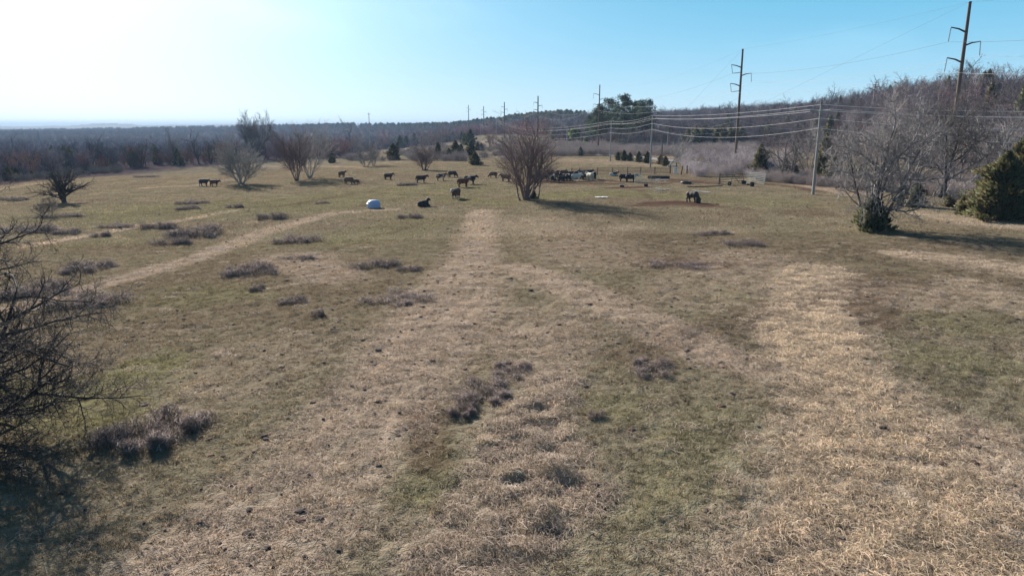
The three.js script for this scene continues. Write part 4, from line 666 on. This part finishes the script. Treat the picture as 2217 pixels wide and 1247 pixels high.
const eyeG = new THREE.SphereGeometry(0.022, 8, 6), hornG = (() => { const q = new MB(); for (const s of [0]) q.tube([V(0, 0, 0.06), V(0, 0.05, 0.18), V(0.03, 0.16, 0.26)], [0.035, 0.025, 0], 5); return q.geo(); })();
function cow(px, py, turn, size, pose, coat, label, group, horns) {
  const p = G(px, py); p.y = landOnly(p.x, p.d);
  const o = base('cow', p, turn); o.scale.setScalar(size);
  mesh('body', hide(pose, coat), M.hide, o);
  for (const s of [-1, 1]) { const e = mesh('eye', eyeG, M.eye, o); e.position.copy(POSES[pose].head); e.position.z *= s; if (horns) { const h = mesh('horn', hornG, M.horn, o); h.position.copy(POSES[pose].horn); h.scale.z = s; } }
  return tag(o, label, 'cow', group);
}
{
  const H = 'cattle scattered over the pasture', P = 'cattle herd at the pens', D = Math.PI / 180;
  cow(441, 403, -8 * D, 1.0, 'walk', 'greyrump', 'black cow walking right, left one of two below the left woods', H); cow(464, 403, -5 * D, 0.9, 'walk', 'red', 'reddish cow walking right behind the black one below the left woods', H);
  cow(740, 384, 55 * D, 0.98, 'stand', 'brown', 'small brown cow seen from behind, farthest left behind the grazing cow', H); cow(756, 399, -12 * D, 1.0, 'graze', 'brown', 'brown cow grazing with a calf at its head', H); cow(771, 398, -20 * D, 0.66, 'graze', 'brown', 'small brown calf grazing at the head of the grazing cow', H);
  cow(841, 389, -10 * D, 0.95, 'stand', 'darkbrown', 'dark brown cow standing alone left of the small grey shrubs', H); cow(912, 396, 8 * D, 1.05, 'stand', 'darkbrown', 'big near-black cow standing right of the small grey shrubs', H); cow(955, 391, 20 * D, 1.0, 'stand', 'redpied', 'red cow with pale markings, right of the big near-black cow', H);
  cow(980, 384, -15 * D, 1.0, 'graze', 'darkbrown', 'dark brown cow grazing at the back of the scattered group', H); cow(1003, 405, 22 * D, 1.1, 'stand', 'red', 'dark red cow standing half before the belted one', H); cow(1018, 399, 14 * D, 1.12, 'stand', 'belted', 'black cow with a white belt looking right', H);
  cow(987, 430, -112 * D, 1.1, 'walk', 'whiteface', 'brown cow with white face and back walking towards the viewer', H); cow(917, 447, 48 * D, 0.95, 'lie', 'black', 'horned black cow lying on the grass right of the blue-white tank', H, true); cow(1067, 385, 172 * D, 0.9, 'graze', 'brown', 'small brown cow grazing to the left at the branches of the largest tree', H);
  cow(1094, 393, 160 * D, 1.0, 'stand', 'brown', 'brown cow seen through the left branches of the largest tree', H); cow(1152, 393, 10 * D, 0.95, 'stand', 'brown', 'brown cow seen through the right branches of the largest tree', P);
  cow(1178, 391, 150 * D, 1.0, 'stand', 'black', 'black cow at the left end of the herd', P); cow(1186, 385, 12 * D, 1.05, 'stand', 'red', 'red-backed cow at the back of the herd, left', P); cow(1198, 394, 70 * D, 0.95, 'stand', 'belted', 'black and white cow in the front of the herd, left', P); cow(1206, 390, 200 * D, 1.0, 'graze', 'black', 'black cow with lowered head inside the herd', P); cow(1217, 394, -10 * D, 0.82, 'stand', 'black', 'small black cow in the front row of the herd', P); cow(1214, 384, 0, 1.05, 'stand', 'darkbrown', 'dark brown cow at the back of the herd, middle', P);
  cow(1226, 386, -165 * D, 1.05, 'stand', 'red', 'reddish brown cow at the back of the herd, right of middle', P); cow(1232, 391, -60 * D, 0.95, 'graze', 'black', 'black cow feeding next to the white cow', P); cow(1193, 388, 30 * D, 1.0, 'stand', 'black', 'black cow wedged in the left of the herd', P); cow(1222, 391, 140 * D, 0.95, 'stand', 'darkbrown', 'dark brown cow in the middle of the herd, hindquarters to the viewer', P); cow(1241, 386, 15 * D, 1.0, 'stand', 'black', 'black cow behind the white cow', P); cow(1263, 384, -170 * D, 1.0, 'stand', 'darkbrown', 'dark brown cow at the back right of the herd', P); cow(1170, 386, 170 * D, 1.0, 'stand', 'darkbrown', 'dark brown cow at the back left of the herd', P); cow(1248, 392, 12 * D, 0.98, 'stand', 'white', 'white cow standing broadside in the front of the herd', P); cow(1256, 387, -160 * D, 1.0, 'stand', 'redpied', 'red and pale cow behind the white one', P); cow(1266, 389, 190 * D, 0.8, 'graze', 'black', 'black calf feeding right of the white cow', P);
  cow(1277, 391, 118 * D, 1.1, 'stand', 'cream', 'cream cow seen from behind at the right of the herd', P); cow(1272, 383, 4 * D, 1.0, 'stand', 'black', 'black cow behind the pale ones at the right of the herd', P); cow(1287, 388, 80 * D, 1.05, 'graze', 'black', 'black cow at the right end of the herd', P);
  cow(1352, 393, 8 * D, 1.0, 'stand', 'black', 'left black cow of the two at the wire cage', P); cow(1366, 394, -14 * D, 1.0, 'stand', 'black', 'right black cow of the two at the wire cage', P); cow(1329, 381, 5 * D, 0.9, 'lie', 'pied', 'black and white calf lying before the corral panels', P);
  cow(1500, 438, -58 * D, 1.08, 'graze', 'darkbrown', 'dark calf with its head down at the black bucket', 'cattle at the bucket');
}

// ---------------------------------------------------------------- pens, gates, troughs and litter
const spot = (px, py) => { const p = G(px, py); p.y = landOnly(p.x, p.d) + 0.01; return p; };
{ // corral panels
  const pts = [1238, 1255, 1294, 1326, 1359, 1387, 1418, 1452].map((px, i) => G(px, lerp(379.5, 376.8, i / 7))), o = base('corral_fence', pts[0]), l = (p) => p.clone().sub(pts[0]);
  pts.forEach((p) => { const q = l(p), m = new MB(); m.tube([V(q.x, q.y - 0.3, q.z), V(q.x, q.y + 1.55, q.z)], [0.09, 0.085], 7); mesh('post', m.geo(), M.rust, o); });
  for (let i = 1; i < pts.length; i++) for (let k = 0; k < 5; k++) { const a = l(pts[i - 1]), b = l(pts[i]), y = 0.28 + k * 0.28, m = new MB(); m.tube([V(a.x, a.y + y, a.z + 0.06), V(b.x, b.y + y, b.z + 0.06)], [0.042, 0.042], 5); mesh('rail', m.geo(), M.rust, o); }
  tag(o, 'rusty corral fence of five-rail panels behind the herd', 'fence');
}
function gate(name, a, b, h, rails, m, braces, lean, arch) {
  const o = base(name, a), q = b.clone().sub(a), r = 0.052, lx = -q.z / q.length() * lean, lz = q.x / q.length() * lean, P = (t, y) => V(q.x * t + lx * y / h, q.y * t + y + (arch ? arch * Math.sin(Math.PI * t) * (y / h) : 0), q.z * t + lz * y / h);
  for (const t of [0, 1]) { const g = new MB(); g.tube([P(t, 0.05), P(t, h)], [r, r], 6); mesh('upright', g.geo(), m, o); }
  for (let k = 0; k < rails; k++) { const y = 0.12 + (h - 0.12) * k / (rails - 1), g = new MB(), n = 6, p = []; for (let i = 0; i <= n; i++) p.push(P(i / n, y)); g.tube(p, p.map(() => r * 0.85), 6); mesh('rail', g.geo(), m, o); }
  for (const [t0, t1] of braces) { const g = new MB(); g.tube([P(t0, 0.12), P(t1, h)], [r, r], 6); const e = mesh('brace', g.geo(), m, o); e.position.set(0, 0, 0.05); }
  return o;
}
{
  tag(gate('farm_gate', spot(1562, 401), spot(1612, 397), 1.6, 5, M.steelDark, [[0.42, 0.55], [0.78, 0.6]], -0.5, 0), 'dark tube gate with A-shaped braces leaning at the right of the pens', 'gate');
  tag(gate('farm_gate', spot(1617, 397), spot(1655, 400), 1.75, 7, M.galv, [[0.5, 0.5]], -0.25, 0.12), 'silvery green tube gate with seven rails beside the dark one', 'gate');
  // white slatted gate by the corral and its posts
  const p = spot(1459, 377), s = p.s, o = base('white_gate', p), W = 8.5 / s, Hh = 15 / s;
  for (const t of [0, 1]) { const g = new MB(); g.add(bevelBox(0.1, Hh, 0.06, 0.01), M4(t * W, Hh / 2, 0)); mesh('stile', g.geo(), M.white, o); }
  for (let k = 0; k < 4; k++) { const g = new MB(); g.add(bevelBox(W + 0.1, 0.2, 0.05, 0.01), M4(W / 2, 0.15 + k * (Hh - 0.25) / 3, 0.06)); mesh('slat', g.geo(), M.white, o); }
  o.rotation.x = -0.18; o.rotation.y = -0.15; tag(o, 'small white slatted gate at the right end of the corral', 'gate');
  const post = (px, py, h, lean, label) => { const q = spot(px, py), g = new MB(); g.tube([V(0, -0.3, 0), V(lean * 0.5, h * 0.5, 0), V(lean, h, 0)], [0.12, 0.11, 0.1], 7); const e = mesh('fence_post', g.geo(), M.darkWood); e.position.copy(q); tag(e, label, 'post', 'dark fence posts by the white gate'); };
  post(1464, 372, 2.0, 0.05, 'dark post right behind the white gate'); post(1475, 378, 1.8, 0.3, 'dark leaning post right of the white gate'); post(1488, 376, 1.7, -0.05, 'dark upright post farthest right of the white gate'); post(1451, 376, 1.9, 0, 'thick dark post at the left of the white gate');
  const b = spot(1452, 375), g = new MB(); g.add(bevelBox(1.1, 0.16, 0.06, 0.01), M4(0.5, 1.72, 0.12)); const e = mesh('board', g.geo(), M.white); e.position.copy(b); tag(e, 'white board nailed across the posts above the white gate', 'board');
  post(1557, 400, 1.9, 0.1, 'thin dark post at the left end of the dark gate');
}
{
  // long feed trough
  const trough = (px, py, w, h, dpt, turn, m, label) => {
    const p = spot(px, py), o = base('feed_trough', p, turn), t = 0.06;
    const part = (name, ww, hh, dd, x, y, z) => { const g = new MB(); g.add(bevelBox(ww, hh, dd, 0.012), M4(x, y, z)); mesh(name, g.geo(), m, o); };
    part('bottom', w - 2 * t, t, dpt - 2 * t, 0, 0.1, 0); part('side', w, h, t, 0, h / 2 + 0.02, dpt / 2 - t / 2); part('side', w, h, t, 0, h / 2 + 0.02, -dpt / 2 + t / 2); part('end', t, h, dpt - 2 * t, w / 2 - t / 2, h / 2 + 0.02, 0); part('end', t, h, dpt - 2 * t, -w / 2 + t / 2, h / 2 + 0.02, 0);
    return tag(o, label, 'trough');
  };
  trough(1426, 386.5, 4.2, 0.48, 0.7, -0.04, M.darkWood, 'long dark wooden feed trough before the corral');
  const tub = (px, py, r, h, m, label, cat = 'tub', rim = null) => {
    const o = base(cat === 'bucket' ? 'bucket' : 'feed_tub', spot(px, py)), pr = [[0.01, 0.03], [r * 0.8, 0.03], [r, h], [r * 1.06, h], [r * 1.06, h - 0.04], [r * 1.02, h - 0.05], [r * 0.84, 0], [0.01, 0]].map(([x, y]) => new THREE.Vector2(x, y));
    mesh('shell', new THREE.LatheGeometry(pr, 20), m, o); if (rim) { const t = mesh('rim', new THREE.TorusGeometry(r * 1.03, 0.05, 6, 20), rim, o); t.rotation.x = Math.PI / 2; t.position.y = h; }
    return tag(o, label, cat);
  };
  m2(tub);
  function m2(t) {
    M.black.side = THREE.DoubleSide;
    t(1347, 405, 0.38, 0.36, M.black, 'dark feed tub with a pale rim on bare earth before the two black cows', 'tub', M.plank); t(1399, 404, 0.36, 0.4, M.black, 'black feed tub right of the pale-rimmed one'); t(1512, 440, 0.36, 0.66, M.black, 'black bucket the dark calf feeds from', 'bucket'); t(1629, 404, 0.36, 0.7, M.black, 'black bucket at the right foot of the gates', 'bucket');
    t(1611, 399, 0.42, 0.6, M.black, 'black tub between the two gates');
  }
  const tyre = (px, py, r, tr, flat, label) => { const o = mesh('tyre', new THREE.TorusGeometry(r, tr, 10, 28), M.black); const p = spot(px, py); o.position.copy(p); if (flat) { o.rotation.x = Math.PI / 2; o.position.y += tr * 0.9; } else { o.position.y += r + tr - 0.03; o.rotation.y = 0.3; } tag(o, label, 'tyre'); };
  tyre(1486, 398, 0.72, 0.24, true, 'large black tractor tyre lying on the bare earth'); tyre(1580, 402, 0.24, 0.12, false, 'black tyre standing against the dark gate'); tyre(1620, 401, 0.26, 0.11, true, 'black tyre lying before the silvery gate');
  // planks
  const boards = (name, list, label, cat, m = M.plank) => { const p = spot(...list[0]), o = base(name, p); for (const [px, py, w, turn, y, tilt] of list) { const q = spot(px, py).sub(p), g = new MB(); g.add(bevelBox(w, 0.06, 0.22, 0.01), M4(q.x, q.y + y, q.z, 0, turn, tilt ?? 0)); mesh('board', g.geo(), m, o); } tag(o, label, cat); };
  boards('plank_pile', [[1430, 414, 2, 0.2, 0.08], [1418, 412, 1.5, -0.5, 0.12, 0.1], [1438, 413, 2.2, -0.2, 0.22, 0.08], [1432, 416, 1.7, 0.7, 0.3, -0.12], [1426, 410, 1.2, 0.4, 0.3, 0.05], [1444, 411, 1, 0.9, 0.1]], 'loose pile of grey-white planks on the grass before the trough', 'planks');
  boards('plank_bench', [[1434, 396, 2.1, -0.05, 0.5], [1434, 395, 2.1, -0.02, 0.52], [1423, 393, 0.9, 0.9, 0.3, 0.3], [1427, 396, 0.55, 1.57, 0.25], [1441, 396, 0.55, 1.57, 0.25]], 'low bench of grey planks on the bare earth behind the plank pile', 'bench');
  boards('white_board', [[1517, 418, 2.4, -0.22, 0.25, -0.12], [1522, 417, 2.2, -0.2, 0.14, -0.05]], 'white boards lying behind the dark calf', 'boards', M.white);
  const sheet = new MB(); for (let i = 0; i < 5; i++) sheet.add(bevelBox(0.36, 0.05, 0.8, 0.01), M4(i * 0.345 - 0.7, 0.08 + 0.02 * (i % 2), 0, 0, 0.05, 0.05 * ((i % 3) - 1))); const sh = mesh('metal_sheet', sheet.geo(), M.white); sh.position.copy(spot(1303, 428)); tag(sh, 'white corrugated sheet lying flat on the green grass left of the bare earth', 'sheet');
  const pole = new MB(); pole.tube([V(0, 0.12, 0), V(3, 0.14, 0.1), V(6.2, 0.2, -0.3)], [0.08, 0.09, 0.07], 7); const po = mesh('fallen_pole', pole.geo(), M.darkWood); po.position.copy(spot(1489, 406)); po.rotation.y = 0.14; tag(po, 'long dark pole lying on the grass left of the dark gate', 'pole');
  const st = mesh('stone', new THREE.IcosahedronGeometry(0.18, 1), M.plank); st.position.copy(spot(1557, 408)); st.scale.set(1.2, 0.7, 0.8); tag(st, 'small pale stone lying below the dark gate', 'stone');
  const lick = mesh('stone', new THREE.IcosahedronGeometry(0.2, 1), M.darkWood); lick.position.copy(spot(1553, 443)); lick.scale.set(1.2, 0.7, 0.8); tag(lick, 'dark clod of earth at the end of the bucket shadow', 'clod');
}
{ // wire cage
  const o = base('wire_cage', spot(1381, 396)), r = 0.6;
  for (let k = 0; k < 14; k++) { const a = k / 14 * 6.283, g = new MB(); g.tube([V(Math.cos(a) * r, 0, Math.sin(a) * r), V(Math.cos(a) * r * 1.05, 1.9 + 0.15 * Math.sin(k * 2.1), Math.sin(a) * r * 1.05)], [0.016, 0.016], 4); mesh('upright', g.geo(), M.galv, o); }
  for (let k = 0; k < 7; k++) { const t = mesh('hoop', new THREE.TorusGeometry(r * (1 + 0.007 * k), 0.014, 4, 28), M.galv, o); t.rotation.x = Math.PI / 2; t.position.y = 0.05 + k * 0.3; }
  tag(o, 'pale round wire cage right beside the two black cows', 'cage');
  const c = base('leaning_panel', spot(1389, 400)); for (let k = 0; k < 8; k++) { const g = new MB(); g.tube([V(0, 0.08 + k * 0.17, -k * 0.07), V(3.4, 0.05 + k * 0.15, -k * 0.07 - 0.4)], [0.014, 0.014], 4); mesh('rail', g.geo(), M.galv, c); }
  for (let k = 0; k < 5; k++) { const g = new MB(); g.tube([V(k * 0.85, 0.06, -0.1 * k), V(k * 0.85, 1.28, -0.55 - 0.1 * k)], [0.014, 0.014], 4); mesh('upright', g.geo(), M.galv, c); }
  tag(c, 'thin wire panel leaning right of the wire cage', 'cattle panel');
}
{ // covered mineral feeder tank
  const p = spot(809, 450), o = base('covered_tank', p), r = 0.86;
  const body = [[0.01, 0], [r * 0.94, 0], [r, 0.06], [r * 1.02, 0.5], [r * 1.07, 0.52], [r * 1.07, 0.62], [r * 0.98, 0.64]].map(([x, y]) => new THREE.Vector2(x, y)), lid = [[r * 0.98, 0.64], [r * 0.9, 0.8], [r * 0.68, 0.96], [r * 0.35, 1.03], [0.01, 1.05]].map(([x, y]) => new THREE.Vector2(x, y));
  mesh('tank', new THREE.LatheGeometry(body, 36), M.plastic, o); mesh('lid', new THREE.LatheGeometry(lid, 36), M.plastic, o);
  const k = mesh('rim', new THREE.TorusGeometry(r * 1.07, 0.04, 8, 36), M.plastic, o); k.rotation.x = Math.PI / 2; k.position.y = 0.57;
  tag(o, 'round blue-white covered plastic tank on the grass in mid-pasture', 'tank');
}
{ // a bird and the thing is far off
  const p = at(2036, 167, 90), o = base('bird', p, 0.5), b = new MB(); b.tube([V(-0.22, 0, 0), V(-0.05, 0.02, 0), V(0.14, 0.02, 0), V(0.26, 0.03, 0)], [0.02, 0.07, 0.06, 0], 7); mesh('body', b.geo(), M.black, o);
  for (const s of [-1, 1]) { const w = new MB(); w.quad([-0.06, 0.03, 0], [0.1, 0.03, 0], [0.06, 0.16, s * 0.3], [-0.04, 0.15, s * 0.3], [0, 1, 0]); w.tri([-0.04, 0.15, s * 0.3], [0.06, 0.16, s * 0.3], [-0.05, 0.1, s * 0.62], [0, 1, 0]); mesh('wing', w.geo(), M.black, o); }
  tag(o, 'small dark bird flying left of the nearest transmission pole', 'bird');
}

// ---------------------------------------------------------------- grass, straw and droppings
{
  const bladePatch = (seed, size, n, h0, h1, w0, w1, lean) => {
    const R = mulberry(seed), mb = new MB(true);
    for (let i = 0; i < n; i++) {
      const cl = R(), x = (R() - 0.5) * size, z = (R() - 0.5) * size, hmul = 0.35 + 1.7 * smooth(-0.1, 0.7, noise(x * 8 + seed, z * 8)), h = lerp(h0, h1, R()) * hmul, w = lerp(w0, w1, R()), a = R() * 6.283, la = R() * 6.283, l = h * lean * (0.3 + R()), g = 0.45 + 1.05 * R(); mb.col = cl < 0.25 ? [1.3 * g, 1.16 * g, 1.05 * g] : cl < 0.4 ? [0.72 * g, 0.66 * g, 0.62 * g] : [g, g, g * 0.95];
      const ny = 0.8; mb.tri([x + Math.cos(a) * w, -0.01, z + Math.sin(a) * w], [x - Math.cos(a) * w, -0.01, z - Math.sin(a) * w], [x + Math.cos(la) * l, h, z + Math.sin(la) * l], [-Math.sin(a) * 0.6, ny, Math.cos(a) * 0.6]);
    }
    return mb.geo();
  };
  const strawPatch = (seed, size, n, l0, l1, w) => {
    const R = mulberry(seed), mb = new MB(true);
    for (let i = 0; i < n; i++) {
      const x = (R() - 0.5) * size, z = (R() - 0.5) * size, a = R() * 6.283, L = lerp(l0, l1, R()), cur = (R() - 0.5) * 0.75, lift = 0.018 + 0.075 * R() * R(), ww = w * (0.7 + 0.6 * R()), g = 0.32 + 1.0 * R(); mb.col = [g, g * (0.95 + 0.08 * R()), g * (0.9 + 0.15 * R())];
      let px = x, pz = z, aa = a, prev = null; const n3 = 3;
      for (let k = 0; k <= n3; k++) {
        const t = k / n3, y = 0.012 + lift * Math.sin(Math.PI * (0.15 + 0.85 * t)), hw = ww * (1 - 0.55 * t), sx = -Math.sin(aa) * hw, sz = Math.cos(aa) * hw;
        const q = [mb.v(px + sx, y, pz + sz, 0, 1, 0), mb.v(px - sx, y + ww * 0.4, pz - sz, 0, 1, 0)];
        if (prev) mb.i.push(prev[0], q[1], prev[1], prev[0], q[0], q[1]); prev = q; aa += cur / n3; px += Math.cos(aa) * L / n3; pz += Math.sin(aa) * L / n3;
      }
    }
    return mb.geo();
  };
  const S = 0.62, turf = [1, 2, 3, 4].map((k) => bladePatch(500 + k, S * 1.12, 620, 0.01, 0.045, 0.004, 0.011, 1.3)), coarse = [1, 2, 3].map((k) => bladePatch(510 + k, 2.2, 520, 0.015, 0.06, 0.02, 0.045, 1.6));
  const straw = [1, 2, 3].map((k) => strawPatch(520 + k, 0.75, 66, 0.1, 0.34, 0.0085)), sparse = [1, 2, 3].map((k) => strawPatch(540 + k, 1, 11, 0.1, 0.3, 0.009)), strawFar = [1, 2].map((k) => strawPatch(530 + k, 2.2, 330, 0.3, 0.7, 0.016));
  const R = mulberry(600), up = V(0, 1, 0);
  const frame = (x, d, s, sy = s, e = 0.3) => { const f = e > 1 ? landOnly : land, nx = f(x - e, d) - f(x + e, d), nz = f(x, d + e) - f(x, d - e), q = new THREE.Quaternion().setFromUnitVectors(up, V(nx, 2 * e, nz).normalize()).multiply(new THREE.Quaternion().setFromAxisAngle(up, R() * 6.283)); return new THREE.Matrix4().compose(V(x, land(x, d), -d), q, V(s, sy, s)); };
  const lists = { turf: [[], [], [], []], coarse: [[], [], []], straw: [[], [], []], sparse: [[], [], []], strawFar: [[], []] };
  for (let d = 11; d < 66; d += S) for (let x = -0.78 * d - 2; x < 0.78 * d + 2; x += S) {
    const xx = x + (R() - 0.5) * 0.3, dd = d + (R() - 0.5) * 0.3, k = coverAt(xx, dd), c = colourAt(xx, dd, k), v = 0.8 + 0.5 * R();
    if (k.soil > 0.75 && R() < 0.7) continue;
    lists.turf[Math.floor(R() * 4)].push([frame(xx, dd, 1, (0.7 + 0.8 * R()) * (1 - 0.35 * k.tan)), c.map((q) => q * v * 1.15)]);
  }
  for (let d = 64; d < 235; d += 2) for (let x = -0.78 * d - 3; x < 0.78 * d + 3; x += 2) {
    const xx = x + (R() - 0.5) * 0.6, dd = d + (R() - 0.5) * 0.6, k = coverAt(xx, dd); if (k.soil > 0.45 || dd > edgeOfWoods(xx, dd)) continue; const c = colourAt(xx, dd, k), v = 0.85 + 0.4 * R();
    lists.coarse[Math.floor(R() * 3)].push([frame(xx, dd, 1, 1, 2), c.map((q) => q * v * 1.32)]);
  }
  for (let d = 11; d < 62; d += 0.52) for (let x = -0.78 * d - 2; x < 0.78 * d + 2; x += 0.52) {
    const xx = x + (R() - 0.5) * 0.5, dd = d + (R() - 0.5) * 0.5; if (dd > 36 && R() > 0.6) continue;
    const k = coverAt(xx, dd), hay = dd < 36 ? cover(HAY, xx, dd, k.n) : 0, p = Math.max(k.straw * 1.0, k.tan * 0.5, 0.03); if (dd <= 36 && R() < 0.55) { const v = 0.5 + 0.5 * R(); lists.sparse[Math.floor(R() * 3)].push([frame(xx + 0.2, dd, 1), [0.55 * v, 0.46 * v, 0.37 * v]]); }
    if (R() > p * (0.6 + 0.8 * R())) continue;
    const gold = smooth(2, 9, xx) * k.straw, v = 0.75 + 0.45 * R(), c = [lerp(0.62, 0.84, gold) * v, lerp(0.51, 0.69, gold) * v, lerp(0.42, 0.52, gold) * v];
    if (dd <= 62) { lists.straw[Math.floor(R() * 3)].push([frame(xx, dd, 1), c]); if (hay > 0.4 || (k.straw > 0.7 && R() < 0.6)) lists.straw[Math.floor(R() * 3)].push([frame(xx + 0.2, dd, 1, 1.9), c]); } else lists.strawFar[Math.floor(R() * 2)].push([frame(xx, dd, 0.9, 0.9, 2), c]);
  }
  for (const [key, geos, name, label, cat] of [['turf', turf, 'grass', 'short dry winter grass in the foreground of the pasture', 'grass'], ['coarse', coarse, 'grass', 'short grass of the farther pasture', 'grass'], ['straw', straw, 'straw', 'loose pale straw strewn over the foreground', 'straw'], ['sparse', sparse, 'straw', 'single dry stalks lying between the foreground grass', 'straw'], ['strawFar', strawFar, 'straw', 'pale straw strewn over the middle ground', 'straw']]) {
    const o = new THREE.Group(); o.name = numbered(name); scene.add(o); tag(o, label, cat, null, 'stuff');
    geos.forEach((g, n) => { const list = lists[key][n]; if (!list.length) return; const im = new THREE.InstancedMesh(g, M.blades, list.length); im.name = name + '_blades'; im.userData.kind = 'stuff'; list.forEach(([m, c], i) => { im.setMatrixAt(i, m); im.setColorAt(i, new THREE.Color().setRGB(...c)); }); im.castShadow = im.receiveShadow = true; o.add(im); });
  }
  // dried droppings and clods
  const clod = (() => { const g = new THREE.IcosahedronGeometry(1, 2), p = g.attributes.position; for (let i = 0; i < p.count; i++) { const q = V(p.getX(i), p.getY(i), p.getZ(i)), n = 1 + 0.28 * noise(q.x * 2.3 + 9, q.z * 2.3 + q.y * 1.7); p.setXYZ(i, q.x * n, q.y * n * 0.42, q.z * n); } g.computeVertexNormals(); return g; })();
  const pats = [];
  for (let i = 0; i < 9000; i++) { const d = lerp(12, 95, Math.pow(R(), 0.8)), x = lerp(-0.8, 0.8, R()) * d, k = coverAt(x, d); if (R() > 0.22 + 0.6 * k.tan + 0.3 * smooth(0, 0.5, k.m)) continue; const s = lerp(0.025, 0.15, R() * R()), e = 0.6 + 0.8 * R(); pats.push([M4(x, land(x, d) + 0.015, -d, (R() - 0.5) * 0.4, R() * 6, 0, s * (1 + 0.5 * R()), s * (0.6 + 0.7 * R()), s), R() < 0.4 ? [0.13 * e, 0.066 * e, 0.045 * e] : [0.055 * e, 0.037 * e, 0.031 * e]]); }
  const im = new THREE.InstancedMesh(clod, M.pat, pats.length); im.name = numbered('droppings'); pats.forEach(([m, c], i) => { im.setMatrixAt(i, m); im.setColorAt(i, new THREE.Color().setRGB(...c)); }); im.castShadow = im.receiveShadow = true; scene.add(im); tag(im, 'dark dried droppings and clods scattered over the pasture', 'droppings', null, 'stuff');
}
scene.updateMatrixWorld(true);
renderer.render(scene, camera);
